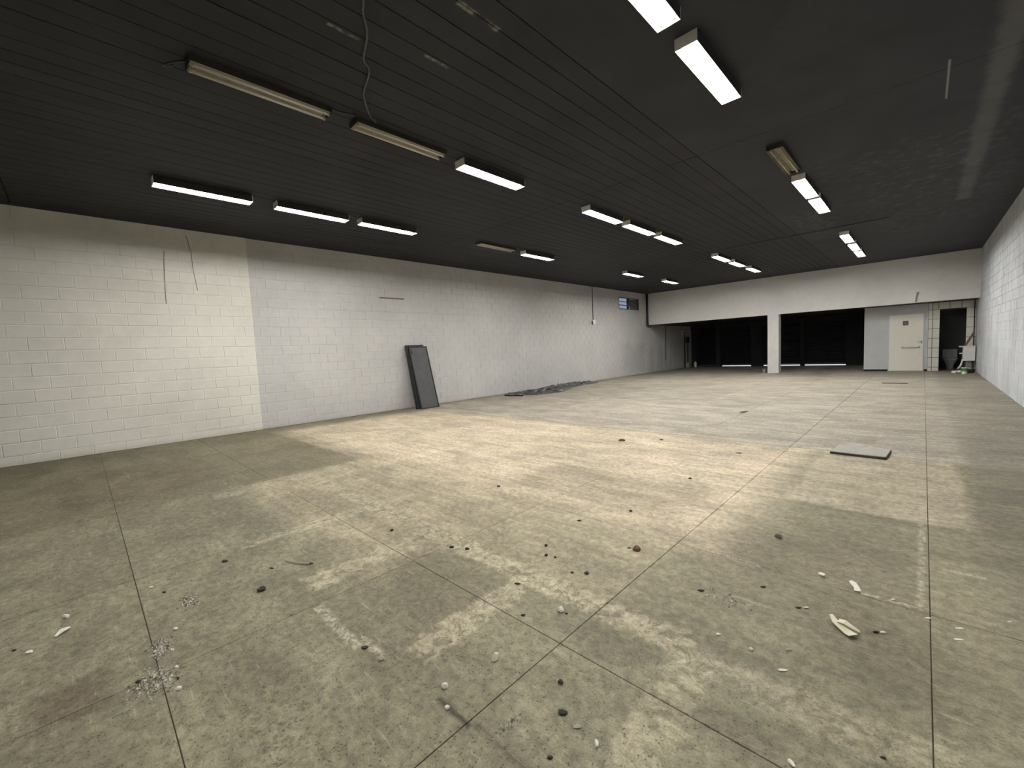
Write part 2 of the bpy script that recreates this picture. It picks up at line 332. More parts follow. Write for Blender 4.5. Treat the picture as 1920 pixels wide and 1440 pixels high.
# ------------------------------------------------------------------ mesh helpers
class MB:
    def __init__(s): s.v = []; s.f = []
    def box(s, x0, x1, y0, y1, z0, z1, rot=None, at=(0, 0, 0)):
        n = len(s.v)
        for q in ((x0, y0, z0), (x1, y0, z0), (x1, y1, z0), (x0, y1, z0), (x0, y0, z1), (x1, y0, z1), (x1, y1, z1), (x0, y1, z1)):
            q = Vector(q)
            if rot is not None: q = rot @ q
            s.v.append(tuple(q + Vector(at)))
        s.f += [tuple(n+i for i in q) for q in ((3, 2, 1, 0), (4, 5, 6, 7), (0, 1, 5, 4), (1, 2, 6, 5), (2, 3, 7, 6), (3, 0, 4, 7))]
        return s
    def tube(s, pts, r, seg=8, cap=True):
        n0 = len(s.v); pts = [Vector(p) for p in pts]
        rs = r if isinstance(r, (list, tuple)) else [r]*len(pts)
        for i, p in enumerate(pts):
            d = (pts[min(i+1, len(pts)-1)] - pts[max(i-1, 0)]).normalized()
            a = d.cross(Vector((0, 0, 1)))
            if a.length < 1e-3: a = d.cross(Vector((1, 0, 0)))
            a.normalize(); b = d.cross(a)
            for k in range(seg):
                t = 2*math.pi*k/seg
                s.v.append(tuple(p + (a*math.cos(t) + b*math.sin(t))*rs[i]))
        for i in range(len(pts)-1):
            for k in range(seg):
                a0 = n0+i*seg+k; a1 = n0+i*seg+(k+1) % seg
                s.f.append((a0, a1, a1+seg, a0+seg))
        if cap:
            s.f.append(tuple(n0+k for k in reversed(range(seg))))
            s.f.append(tuple(n0+(len(pts)-1)*seg+k for k in range(seg)))
        return s
    def lathe(s, prof, seg=20, at=(0, 0, 0), sx=1, sy=1):
        n0 = len(s.v)
        for r, z in prof:
            for k in range(seg):
                t = 2*math.pi*k/seg
                s.v.append((at[0]+sx*r*math.cos(t), at[1]+sy*r*math.sin(t), at[2]+z))
        for i in range(len(prof)-1):
            for k in range(seg):
                a0 = n0+i*seg+k; a1 = n0+i*seg+(k+1) % seg
                s.f.append((a0, a1, a1+seg, a0+seg))
        s.f.append(tuple(n0+k for k in reversed(range(seg))))
        s.f.append(tuple(n0+(len(prof)-1)*seg+k for k in range(seg)))
        return s
    def prism(s, prof, y0, y1):     # profile in (x, z), run along y
        n = len(s.v); k = len(prof)
        s.v += [(x, y0, z) for x, z in prof] + [(x, y1, z) for x, z in prof]
        s.f += [(n+i, n+(i+1) % k, n+k+(i+1) % k, n+k+i) for i in range(k)]
        s.f += [tuple(n+i for i in reversed(range(k))), tuple(n+k+i for i in range(k))]
        return s
    def mesh(s, name, mat=None, smooth=False, bevel=0):
        me = bpy.data.meshes.new(name); me.from_pydata(s.v, [], s.f)
        if mat: me.materials.append(mat)
        bm = bmesh.new(); bm.from_mesh(me)
        bmesh.ops.recalc_face_normals(bm, faces=bm.faces)
        if bevel:
            es = [e for e in bm.edges if len(e.link_faces) == 2 and e.calc_face_angle(0) > 0.5]
            bmesh.ops.bevel(bm, geom=es, offset=bevel, segments=2, affect='EDGES', profile=0.5, clamp_overlap=True)
        if smooth:
            for f in bm.faces: f.smooth = True
        bm.to_mesh(me); bm.free()
        return me
def link(name, me, parent=None, loc=(0, 0, 0), rot=(0, 0, 0)):
    o = bpy.data.objects.new(name, me); COL.objects.link(o)
    o.location = loc; o.rotation_euler = rot
    if parent: o.parent = parent
    return o
def part(name, mb, mat, parent=None, loc=(0, 0, 0), rot=(0, 0, 0), smooth=False, bevel=0):
    return link(name, mb.mesh(name, M[mat] if isinstance(mat, str) else mat, smooth, bevel), parent, loc, rot)
def thing(name, label, cat, loc=(0, 0, 0), rot=(0, 0, 0), group=None):
    o = link(name, None, None, loc, rot); return tag(o, label, cat, group)
def tag(o, label, cat, group=None):
    o['label'] = label; o['category'] = cat
    if group: o['group'] = group
    return o
def struct(name, mb, mat, label=None, cat=None, parent=None, **k):
    o = part(name, mb, mat, parent, **k); o['kind'] = 'structure'
    if label: tag(o, label, cat)
    return o

# ------------------------------------------------------------------ floor: base and cast slabs
floor = struct('floor', MB().box(XL-.3, XR+.3, YN-.3, YS+.4, -0.30, -0.005), 'dirt', 'worn khaki concrete floor cast in big square slabs', 'floor')
JX, JY, PX, PY = 0.05, 0.14, 1.27, 1.353
xs = [XL] + [JX+PX*k for k in range(-8, 1)] + [XR]
ys = [YN] + [JY+PY*k for k in range(-4, 20)] + [YS+.1]
xs = [xs[0]] + [v for v in xs[1:-1] if xs[0]+.25 < v < xs[-1]-.25] + [xs[-1]]
ys = [ys[0]] + [v for v in ys[1:-1] if ys[0]+.25 < v < ys[-1]-.25] + [ys[-1]]
slab_cache = {}
for i in range(len(xs)-1):
    for j in range(len(ys)-1):
        a, b = xs[i+1]-xs[i], ys[j+1]-ys[j]
        key = (round(a, 3), round(b, 3))
        if key not in slab_cache:
            gx, gy, e = a/2-.0019, b/2-.0019, 0.0012
            mb = MB()
            mb.v = [(-gx, -gy, -.006), (gx, -gy, -.006), (gx, gy, -.006), (-gx, gy, -.006), (-gx, -gy, -e), (gx, -gy, -e), (gx, gy, -e), (-gx, gy, -e),
                    (-gx+e, -gy+e, 0), (gx-e, -gy+e, 0), (gx-e, gy-e, 0), (-gx+e, gy-e, 0)]
            mb.f = [(8, 9, 10, 11)] + [(k, (k+1) % 4, 4+(k+1) % 4, 4+k) for k in range(4)] + [(4+k, 4+(k+1) % 4, 8+(k+1) % 4, 8+k) for k in range(4)]
            slab_cache[key] = mb.mesh('floor_slab', M['floor'])
        link('floor_slab', slab_cache[key], floor, ((xs[i]+xs[i+1])/2, (ys[j]+ys[j+1])/2, random.uniform(-.0008, 0)))

# ------------------------------------------------------------------ left wall of blocks
WY0, WY1, WZ0, WZ1 = 17.69, 19.59, 3.165, 3.72          # high window
RZ = [0, .147] + [.147+.2035*k for k in range(1, 20)]
mb = MB()
mb.box(XL-.22, XN-.006, YN, YE, 0, 4.3)
mb.box(XL-.22, XL-.006, YE, WY0, 0, 4.3).box(XL-.22, XL-.006, WY1, YS+.2, 0, 4.3)
mb.box(XL-.22, XL-.006, WY0, WY1, 0, WZ0).box(XL-.22, XL-.006, WY0, WY1, WZ1, 4.3)
wl = struct('wall_left', mb, 'wall_far', 'long left wall of painted concrete blocks, cream at the near end and grey beyond', 'wall')
wl.data.materials.append(M['wall_near'])
for p_ in wl.data.polygons:
    if p_.center.y < YE - 0.5: p_.material_index = 1
def block_geo(mb, x, y0, y1, z0, z1, face=1, j=.005, d=.0075, e=.0035):
    """painted block: front face at x, sloping back to the joint"""
    n = len(mb.v); s_ = face
    a0, a1, b0, b1 = y0+j, y1-j, z0+j, z1-j
    mb.v += [(x-s_*d, a0, b0), (x-s_*d, a1, b0), (x-s_*d, a1, b1), (x-s_*d, a0, b1),
             (x-s_*e*.6, a0+.001, b0+.001), (x-s_*e*.6, a1-.001, b0+.001), (x-s_*e*.6, a1-.001, b1-.001), (x-s_*e*.6, a0+.001, b1-.001),
             (x, a0+e, b0+e), (x, a1-e, b0+e), (x, a1-e, b1-e), (x, a0+e, b1-e)]
    mb.f += [tuple(n+i for i in (8, 9, 10, 11))] + [tuple(n+i for i in (k, (k+1) % 4, 4+(k+1) % 4, 4+k)) for k in range(4)] + \
            [tuple(n+i for i in (4+k, 4+(k+1) % 4, 8+(k+1) % 4, 8+k)) for k in range(4)]
blocks = []
for r in range(len(RZ)-1):
    z0, z1 = RZ[r], RZ[r+1]
    if r == len(RZ)-2: z1 = 4.13
    off = 0.0 if r % 2 else 0.2
    # near, cream part: courses end at the step
    y = YE
    cuts = [YE]
    y = YE - (0.36 - off*0.95)
    while y > -2.0: cuts.append(y); y -= 0.4
    cuts.append(-2.4)
    for a, b in zip(cuts[1:], cuts[:-1]): blocks.append((XN, a, b, z0, z1, 'n'))
    cuts = [YE]; y = YE + (0.30 - off*0.9)
    while y < YS-.1: cuts.append(y); y += 0.4
    cuts.append(YS)
    for a, b in zip(cuts[:-1], cuts[1:]):
        if b > WY0+.02 and a < WY1-.02 and z1 > WZ0+.02 and z0 < WZ1-.02:
            if a < WY0-.06: blocks.append((XL, a, WY0, z0, z1, 'f'))
            if b > WY1+.06: blocks.append((XL, WY1, b, z0, z1, 'f'))
            continue
        blocks.append((XL, a, b, z0, z1, 'f'))
blocks.sort(key=lambda b: (0 if b[2] > -0.75 else 1, b[1]))
cache = {}; rest = {'n': MB(), 'f': MB()}; count = 0
for (x, a, b, z0, z1, k) in blocks:
    dx = random.choice((0, 0, 0, -.0015, .001, .0015, -.003))
    if count < 300 and b > -0.75:
        key = (round(b-a, 2), round(z1-z0, 2), k)
        if key not in cache:
            m_ = MB(); block_geo(m_, 0, -key[0]/2, key[0]/2, -key[1]/2, key[1]/2)
            cache[key] = m_.mesh('concrete_block', M['wall_near' if k == 'n' else 'wall_far'])
        link('concrete_block', cache[key], wl, (x+dx, (a+b)/2, (z0+z1)/2), (random.uniform(-.004, .004), 0, 0)); count += 1
    else:
        block_geo(rest[k], x+dx, a, b, z0, z1)
o = part('distant_blocks', rest['f'], 'wall_far', wl); o['kind'] = 'stuff'
o = part('near_blocks', rest['n'], 'wall_near', wl); o['kind'] = 'stuff'

# right wall: blocks seen at a grazing angle, joined
wr = struct('wall_right', MB().box(XR+.006, XR+.25, YN, YS+.2, 0, 4.3), 'wall_right', 'right wall of whitewashed blocks seen at a grazing angle', 'wall')
mb = MB()
for r in range(len(RZ)-1):
    z0, z1 = RZ[r], (4.13 if r == len(RZ)-2 else RZ[r+1])
    y = -3 + (0.2 if r % 2 else 0)
    while y < YD: block_geo(mb, XR+random.choice((0, .001, -.001, -.0015)), y, min(y+.4, YD), z0, z1, -1, .002, .0050, .0015); y += .4
o = part('whitewashed_blocks', mb, 'wall_right', wr); o['kind'] = 'stuff'

struct('wall_back', MB().box(XL-.2, XR+.25, YN-.2, YN, 0, 4.3), 'wall_near')

# ------------------------------------------------------------------ far end: mezzanine wall, column, recess
wf = struct('wall_far', MB().box(XL, XR+.004, YF, YF+.18, ZM, 4.3), 'plaster', 'plain plastered wall of the mezzanine above the two far openings', 'wall')
struct('ceiling_recess', MB().box(XL, XR+.004, YF+.18, YS+.2, ZM, ZM+.2), 'black', 'black underside of the mezzanine over the far recess', 'ceiling')
struct('trim_1', MB().box(-4.72, -4.315, YF, YF+.38, 0, ZM), 'plaster', 'square plastered column between the two dark openings', 'column')
# dark smudge (old pipe trace) above the doors: made up as a short raised pipe shape
o = part('wall_smudge', MB().tube([(-.21, YF-.015, ZM+.02), (-.20, YF-.015, ZM+.18), (-.175, YF-.015, ZM+.30)], .022, 8).box(-.20, -.135, YF-.035, YF, ZM+.29, ZM+.36), 'crumb_grey', smooth=False)
tag(o, 'short grey smudge on the mezzanine wall above the cream door', 'pipe')
# toilet wall
DX0, DX1, DZ = -0.93, 0.0, 2.10
OX0, OX1, OZ = 0.41, 1.05, 2.18
mb = MB().box(XP, DX0-.03, YD, YD+.14, 0, ZM).box(DX0-.03, DX1+.03, YD, YD+.14, DZ+.03, ZM).box(DX1+.03, .115, YD, YD+.14, 0, ZM)
wt = struct('wall_toilets', mb, 'plaster_grey', 'grey plastered toilet wall around the cream door', 'wall')
struct('baseboard_toilets', MB().box(XP-.004, DX0-.03, YD-.012, YD, 0, .075).box(DX1+.03, .115, YD-.012, YD, 0, .075), 'black')
struct('wall_partition', MB().box(XP, XP+.14, YD+.14, YS, 0, ZM), 'pier')
# tiled wall with an open doorway
mb = MB().box(.115, OX0, YD+.006, YD+.14, 0, ZM).box(OX1, XR, YD+.006, YD+.14, 0, ZM).box(OX0, OX1, YD+.006, YD+.14, OZ, ZM)
wtl = struct('wall_tiled', mb, 'grout', 'white tiled wall with dark joints around the open doorway', 'wall')
TZ = [0, .147, .49, .836, 1.18, 1.523, 1.867, 2.20, ZM]
def tile(x0, x1, z0, z1):
    if x1-x0 < .02: return
    g_ = .007
    mb = MB().box(x0+g_, x1-g_, YD-.004, YD+.008, z0+g_, z1-g_)
    part('tile', mb, 'tile', wtl, bevel=.002)
for a, b in zip(TZ[:-2], TZ[1:-1]):
    tile(.115, .225, a, b); tile(.225, OX0, a, b)
    tile(OX1, 1.235, a, b); tile(1.235, XR, a, b)
for a, b in ((.115, .225), (.225, .375), (.375, .65), (.65, .94), (.94, 1.235), (1.235, XR)): tile(a, b, TZ[-2], TZ[-1])
# bathroom behind
mb = MB().box(.12, .22, YD+.14, 23.6, 0, ZM).box(.12, XR, 23.6, 23.7, 0, ZM)
struct('wall_bathroom', mb, 'bath', 'dim bathroom walls beyond the tiled doorway', 'wall')

# cream door
d1 = struct('door_1', MB().box(DX0, DX1, YD-.03, YD+.012, .012, DZ), 'door', 'cream accessible toilet door with grab bar and dark sign', 'door', bevel=.004)
fr = MB().box(DX0-.03, DX0, YD-.012, YD+.05, 0, DZ+.03).box(DX1, DX1+.03, YD-.012, YD+.05, 0, DZ+.03).box(DX0, DX1, YD-.012, YD+.05, DZ, DZ+.03)
part('door_frame', fr, 'plaster_grey', d1)
part('grab_bar', MB().tube([(-.55, YD-.03, .888), (-.55, YD-.085, .888), (-.11, YD-.085, .888), (-.11, YD-.03, .888)], .016, 10)
     .tube([(-.55, YD-.03, .888), (-.55, YD-.042, .888)], .035, 14).tube([(-.11, YD-.03, .888), (-.11, YD-.042, .888)], .035, 14), 'steel', d1)
part('door_lever', MB().box(-.065, -.025, YD-.038, YD-.03, 1.01, 1.12).tube([(-.045, YD-.035, 1.075), (-.045, YD-.075, 1.075), (-.15, YD-.078, 1.072)], .011, 8), 'steel', d1)
sg = part('door_sign', MB().box(-.557, -.405, YD-.036, YD-.03, 1.70, 1.865), 'sign', d1)
sm = MB()   # wheelchair pictogram
ya, yb = YD-.0385, YD-.036
sm.lathe([(.012, 0), (.012, .0025)], 10)
sm.v = [(v[0]-.487, YD-.0385+v[2], 1.835+v[1]) for v in sm.v]
sm.box(-.494, -.482, ya, yb, 1.775, 1.82).box(-.494, -.455, ya, yb, 1.80, 1.81).box(-.494, -.450, ya, yb, 1.768, 1.779).box(-.458, -.447, ya, yb, 1.735, 1.779).box(-.458, -.432, ya, yb, 1.728, 1.738)
for k in range(11):
    a0 = math.radians(95+k*21); a1 = math.radians(95+(k+1)*21); n = len(sm.v)
    for r_ in (.036, .027):
        for a_ in (a0, a1):
            for yy in (ya, yb): sm.v.append((-.487+r_*math.cos(a_), yy, 1.757+r_*math.sin(a_)))
    sm.f += [(n, n+2, n+6, n+4), (n+1, n+5, n+7, n+3), (n, n+1, n+3, n+2), (n+4, n+6, n+7, n+5)]
part('wheelchair_symbol', sm, 'sign_mark', sg)

# ------------------------------------------------------------------ shutter wall
mb = MB().box(XL, -9.75, YS, YS+.2, 0, ZM).box(-8.68, -8.41, YS-.10, YS+.2, 0, ZM).box(-6.82, -6.28, YS-.10, YS+.2, 0, ZM)
mb.box(-2.66, XP, YS-.04, YS+.2, 0, ZM).box(-4.53, -4.40, YS-.03, YS+.2, 0, ZM).box(XL, XP, YS-.06, YS+.2, 2.25, ZM)
struct('wall_shutters', mb, 'pier', 'dark street wall with piers between the roller shutters', 'wall')
def shutter(n, x0, x1, gap, label):
    sl = []
    z = gap+.06
    root = struct('door_%d' % n, MB().box(x0, x1, YS+.03, YS+.06, gap, gap+.06), 'shutter', label, 'shutter')
    prof = []
    m_ = MB()
    while z < 2.25:
        m_.prism([(0, 0)], 0, 0) if False else None
        k = len(m_.v)
        for xx in (x0, x1):
            m_.v += [(xx, YS+.07, z), (xx, YS+.045, z+.004), (xx, YS+.032, z+.032), (xx, YS+.032, z+.05), (xx, YS+.045, z+.076), (xx, YS+.07, z+.08)]
        m_.f += [(k+i, k+i+1, k+7+i, k+6+i) for i in range(5)] + [(k+5, k, k+6, k+11)]
        z += .08
    c = part('shutter_slats', m_, 'shutter', root); c['kind'] = 'stuff'
    for xx in (x0-.03, x1-.03): part('guide_rail', MB().box(xx, xx+.06, YS-.0, YS+.09, 0, 2.25), 'pier', root)
shutter(2, -9.75, -8.68, .0, 'dark roller shutter left of the thin pier, closed to the floor')
shutter(3, -8.41, -6.82, .05, 'dark roller shutter with a bright gap under it, between the two dark piers')
shutter(4, -6.28, -4.53, .05, 'dark roller shutter mostly hidden behind the plastered column')
shutter(5, -4.40, -2.66, .05, 'dark roller shutter with a bright gap in the right-hand opening')
struct('ground', MB().box(-40, 30, YS+.2, 60, -.35, -.02), 'pavement', 'sunlit pavement seen under the shutters', 'pavement')

# ------------------------------------------------------------------ ceiling
cb = MB(); cb.box(XL-.2, XR+.25, YN-.2, YF+.2, .05, .30)
slope = 0.0
cl = struct('ceiling', cb, 'black', 'black painted ceiling of narrow boards and smooth slab', 'ceiling', loc=(0, 0, zc(0)), rot=(slope, 0, 0))
seams = [YN, -.5, 6.28, 13.0, YF+.1]
BW = .2
nb = 39
bc = {}
for j in range(4):
    L = seams[j+1]-seams[j]
    if L not in bc:
        m_ = MB(); h = BW/2-.0012
        m_.v = [(-h, -L/2+.004, .055), (h, -L/2+.004, .055), (h, L/2-.004, .055), (-h, L/2-.004, .055), (-h+.003, -L/2+.006, 0), (h-.003, -L/2+.006, 0), (h-.003, L/2-.006, 0), (-h+.003, L/2-.006, 0)]
        m_.f = [(4, 5, 6, 7), (0, 1, 5, 4), (1, 2, 6, 5), (2, 3, 7, 6), (3, 0, 4, 7)]
        bc[L] = m_.mesh('ceiling_board', M['board'])
    for i in range(nb):
        link('ceiling_board', bc[L], cl, (XL+BW*(i+.5), (seams[j]+seams[j+1])/2, random.uniform(0, .0022)))
for (y0, y1) in ((YN, -.5), (-.5, 6.28), (6.28, 13.0), (13.0, YF+.1)):
    part('ceiling_slab', MB().box(XL+BW*nb+.004, XR+.1, y0+.003, y1-.003, 0, .06), 'cslab', cl, bevel=.003)
# low painted batten across the ceiling seam
o = part('ceiling_batten', MB().box(-4.0, -.6, 12.88, 12.97, -.018, .003), 'batten', loc=(0, 0, zc(0)), rot=(slope, 0, 0))
tag(o, 'long flat black batten running across the ceiling before the far lamps', 'batten')

# ------------------------------------------------------------------ fluorescent fixtures
def fixture_meshes(mat, tube_mat, D=.096, zt=-.066):
    L = 1.18; W = .19
    tray = MB()
    tray.prism([(-W/2, 0), (W/2, 0), (W/2, -D), (W/2-.004, -D), (W/2-.010, -D*.57), (.036, -.016), (.014, -.030), (-.014, -.030), (-.036, -.016), (-W/2+.010, -D*.57), (-W/2+.004, -D), (-W/2, -D)], -L/2, L/2)
    cap = MB().box(-W/2, W/2, -.004, .004, -D, 0)
    holder = MB().box(-.012, .012, -.010, .010, zt-.014, -.012)
    tube = MB().tube([(0, -L/2+.03, 0), (0, L/2-.03, 0)], .0145, 10)
    tm = tray.mesh('housing', M[mat]); tm.materials.append(M['overspray_shade'])
    for p_ in tm.polygons:      # outer sides: shade painted in as black, along with ceiling overspray
        if abs(p_.normal.x) > .99 and abs(p_.center.x) > W/2-.002: p_.material_index = 1
    return (tm, cap.mesh('end_cap', M[mat if tube_mat == 'lamp' else 'overspray_shade']), holder.mesh('lamp_holder', M[mat]), tube.mesh('tube', M[tube_mat], smooth=True), L, zt)  # end caps of unlit lamps get the same painted-in shade
LIT = fixture_meshes('housing', 'lamp'); OLD = fixture_meshes('housing_old', 'dead_tube', .050, -.056); DIRTY = fixture_meshes('housing_dirty', 'housing_dirty', .060, -.062)
def fixture(x, y, kind, label, group, tubes=2):
    k_ = (ZC-1.45)/(3.972+.0043*y-1.45); x *= k_; y *= k_
    me = {'lit': LIT, 'old': OLD, 'dirty': DIRTY}[kind]; L = me[4]
    r = thing('fluorescent_fixture', label, 'ceiling lamp', (x, y, zc(y)), (slope, 0, 0), group)
    link('housing', me[0], r)
    for s_ in (-1, 1): link('end_cap', me[1], r, (0, s_*(L/2+.004), 0))
    for xx in (-.052, .052)[:tubes]:
        link('tube', me[3], r, (xx, 0, me[5]))
        for s_ in (-1, 1): link('lamp_holder', me[2], r, (xx, s_*(L/2-.018), 0))
    return r
RA, RB, RC = -7.50, -4.475, -1.478
gA, gB, gC = 'ceiling lamps of the left row', 'ceiling lamps of the middle row', 'ceiling lamps of the right row'
fixture(RA, 1.50, 'lit', 'lit twin tube lamp at the near end of the left row', gA)
fixture(RA, 3.02, 'lit', 'lit twin tube lamp second from the near end of the left row', gA)
fixture(RA, 4.44, 'lit', 'lit twin tube lamp third from the near end of the left row', gA)
fixture(RA, 7.35, 'old', 'unlit lamp housing fourth in the left row, before a lit lamp', gA)
fixture(RA, 8.90, 'lit', 'lone lit lamp midway along the left row after an unlit housing', gA)
fixture(RA, 14.15, 'lit', 'lit lamp second from the far end of the left row', gA)
fixture(RA, 17.25, 'lit', 'farthest lit lamp of the left row, near the small high window', gA)
fixture(RB, 1.45, 'old', 'unlit stained lamp at the near end of the middle row with one tube showing', gB)
fixture(RB, 2.90, 'old', 'unlit stained lamp housing second in the middle row, under the loose cable', gB)
fixture(RB, 4.37, 'lit', 'lit lamp third in the middle row, right after two unlit housings', gB)
fixture(RB, 7.32, 'lit', 'lit lamp, first of the three close together midway along the middle row', gB)
fixture(RB, 8.78, 'lit', 'lit lamp, second of the three close together midway along the middle row', gB)
fixture(RB, 10.25, 'lit', 'lit lamp, third of the three close together midway along the middle row', gB)
fixture(RB, 14.02, 'lit', 'lit lamp third from the far end of the middle row', gB)
fixture(RB, 15.55, 'lit', 'lit lamp second from the far end of the middle row', gB)
fixture(RB, 17.40, 'lit', 'farthest lit lamp of the middle row', gB)
fixture(RC, 1.37, 'lit', 'lit lamp of the right row nearest overhead, above the top edge of the photo', gC)
for k, y_ in enumerate((-2.2, -3.7)[:1]):
    fixture(RC, y_, 'lit', ('lit lamp of the right row just behind the viewer', 'lit lamp of the right row farther behind the viewer')[k], gC)
    fixture(RB, y_, 'lit', ('lit lamp of the middle row just behind the viewer', 'lit lamp of the middle row farther behind the viewer')[k], gB)
fixture(RC, 2.87, 'lit', 'lit lamp of the right row cut off by the top edge of the photo', gC)
fixture(RC, 4.38, 'lit', 'large bright twin tube lamp, nearest whole lamp of the right row', gC)
fixture(RC, 7.33, 'dirty', 'unlit grimy brown lamp in the right row before two lit lamps', gC)
fixture(RC, 8.85, 'lit', 'lit lamp right after the grimy unlit lamp in the right row', gC)
fixture(RC, 10.22, 'lit', 'lit lamp second after the grimy unlit lamp in the right row', gC)
fixture(RC, 14.3, 'lit', 'lit lamp third from the far end of the right row', gC)
fixture(RC, 15.9, 'lit', 'lit lamp second from the far end of the right row', gC)
fixture(RC, 17.4, 'lit', 'farthest lit lamp of the right row', gC)

# cables on the ceiling
def cable(name, pts, r, label, mat='cable', seg=6):
    P = [Vector(p) for p in pts]; out = []
    for i in range(len(P)-1):
        p0, p1, p2, p3 = P[max(i-1, 0)], P[i], P[i+1], P[min(i+2, len(P)-1)]
        for k in range(6):
            t = k/6; out.append(.5*((2*p1)+(-p0+p2)*t+(2*p0-5*p1+4*p2-p3)*t*t+(-p0+3*p1-3*p2+p3)*t**3))
    out.append(P[-1])
    o = part(name, MB().tube(out, r, seg), mat, smooth=True)
    return tag(o, label, 'cable')
K = .985
cpts = [(-2.7, 1.55), (-3.01, 1.70), (-3.11, 1.747), (-3.28, 1.866), (-3.585, 1.99), (-3.68, 2.09), (-4.0, 2.20), (-4.12, 2.265), (-4.35, 2.44), (-4.42, 2.55)]
cable('ceiling_cable', [(x*K, y*K, zc(y)-.012-(.015 if i % 2 else 0)) for i, (x, y) in enumerate(cpts)], .008, 'loose grey cable sagging across the black ceiling to the second middle-row lamp')
cable('lamp_cable', [(RB+.06, 2.05, zc(2)-.02), (RB+.09, 2.13, zc(2)-.04), (RB+.10, 2.22, zc(2)-.03), (RB+.09, 2.30, zc(2)-.012)], .01, 'short black cable joining the two unlit lamps of the middle row', 'dark_plastic')
cable('lamp_cable', [(RB-.05, .86, zc(1)-.02), (RB-.08, .78, zc(1)-.05), (RB-.16, .72, zc(1)-.06), (RB-.20, .80, zc(1)-.012)], .009, 'short black cable end hanging before the nearest middle-row lamp', 'dark_plastic')

# ------------------------------------------------------------------ things on the left wall
win = struct('window_1', MB().box(XL-.12, XL-.02, WY0, WY0+.04, WZ0, WZ1).box(XL-.12, XL-.02, WY1-.04, WY1, WZ0, WZ1).box(XL-.12, XL-.02, WY0+.04, WY1-.04, WZ0, WZ0+.035)
             .box(XL-.12, XL-.02, WY0+.04, WY1-.04, WZ1-.035, WZ1).box(XL-.12, XL-.02, (WY0+WY1)/2-.06, (WY0+WY1)/2+.02, WZ0+.035, WZ1-.035), 'frame',
             'small high louvre window, half clear and half painted grey', 'window')
ph = (WZ1-WZ0-.07)/3
for k in range(3):
    z0 = WZ0+.035+ph*k
    part('pane', MB().box(XL-.075, XL-.069, WY0+.04, (WY0+WY1)/2-.06, z0+.012, z0+ph-.012), 'glass', win)
    o = part('pane', MB().box(XL-.075, XL-.066, (WY0+WY1)/2+.02, WY1-.04, z0+.012, z0+ph-.012), 'opaque_pane', win); o['label'] = 'grey painted pane'
    if k: part('glazing_bar', MB().box(XL-.09, XL-.05, WY0+.04, WY1-.04, z0-.014, z0+.014), 'frame', win)
part('window_latch', MB().box(XL-.03, XL-.01, (WY0+WY1)/2, (WY0+WY1)/2+.03, WZ0+.03, WZ0+.16), 'white_plastic', win)

t = thing('switch_box', 'white wall switch box on a thin conduit high on the left wall', 'switch box', (XL, 15.46, 2.51))
part('box', MB().box(0, .075, -.075, .095, -.09, .095), 'white_plastic', t, bevel=.008)
part('box_base', MB().box(0, .05, -.095, -.075, -.10, .05), 'pier', t)
part('conduit', MB().tube([(.016, 0, .09), (.016, 0, zc(15.4)-2.51)], .014, 8), 'pier', t)
t = thing('drain_pipe', 'black drain pipe in the far left corner down to the mezzanine edge', 'pipe', (XL+.07, YF-.07, 0))
part('pipe', MB().tube([(0, 0, ZM+.02), (0, 0, zc(YF)-.01)], .05, 12), 'dark_plastic', t, smooth=True)
part('elbow', MB().tube([(0, 0, ZM+.10), (0, 0, ZM+.0), (.03, .02, ZM-.05), (.09, .06, ZM-.07), (.16, .10, ZM-.065)], .056, 12), 'dark_plastic', t, smooth=True)
o = part('wall_conduit', MB().tube([(XL+.014, 22.5, .55), (XL+.014, 22.54, ZM-.01)], .02, 8), 'dark_plastic'); tag(o, 'thin black conduit on the left wall beyond the mezzanine edge', 'conduit')
o = part('wall_slot', MB().box(XL-.004, XL+.012, 5.60, 6.31, 2.955, 2.985), 'wood'); tag(o, 'short thin horizontal batten on the grey left wall above the leaning panels', 'batten')
def wire(pts, r, label):
    o = part('wall_wire', MB().tube(pts, r, 6), 'crumb_grey', smooth=True); tag(o, label, 'wire')
wire([(XN+.006, 1.29, 3.56), (XN+.008, 1.27, 3.3), (XN+.006, 1.255, 3.0), (XN+.008, 1.245, 2.62), (XN+.014, 1.24, 2.60)], .0065, 'thin dangling wire on the cream near wall, left of a second shorter one')
wire([(XN+.006, 1.64, 3.90), (XN+.010, 1.66, 3.82), (XN+.008, 1.70, 3.60), (XN+.006, 1.70, 3.3), (XN+.006, 1.74, 2.88)], .006, 'thin dangling wire on the cream near wall, nearest the step to grey')

# leaning panels
def lean_panel(y0, y1, xb, xt, ztop_len, th, label, latch):
    t = thing('leaning_panel', label, 'panel', (xb, (y0+y1)/2, 0))
    L = ztop_len; ang = math.acos(min(1, max(-1, 0)))  # placeholder replaced below
    dx = xt-xb; L2 = math.sqrt(max(L*L-dx*dx, .01)); a = math.atan2(dx, L2)
    t.rotation_euler = (0, a, 0)
    w_ = y1-y0
    part('board', MB().box(-th+.004, -.012, -w_/2+.035, w_/2-.035, .035, L-.035), 'panel', t)
    rim = MB().box(-th, 0, -w_/2, -w_/2+.035, 0, L).box(-th, 0, w_/2-.035, w_/2, 0, L).box(-th, 0, -w_/2+.035, w_/2-.035, 0, .035).box(-th, 0, -w_/2+.035, w_/2-.035, L-.035, L)
    part('rim', rim, 'panel_rim', t, bevel=.006)
    if latch: part('latch', MB().box(-.012, -.002, -w_/2+.06, -w_/2+.085, L-.22, L-.06), 'panel_rim', t)
    return t
lean_panel(6.20, 6.77, -9.66, -10.02, 1.76, .045, 'black framed panel leaning behind another against the grey block wall', False)
lean_panel(6.25, 6.83, -9.50, -9.945, 1.74, .05, 'front charcoal framed panel with scuffs leaning against the grey block wall', True)

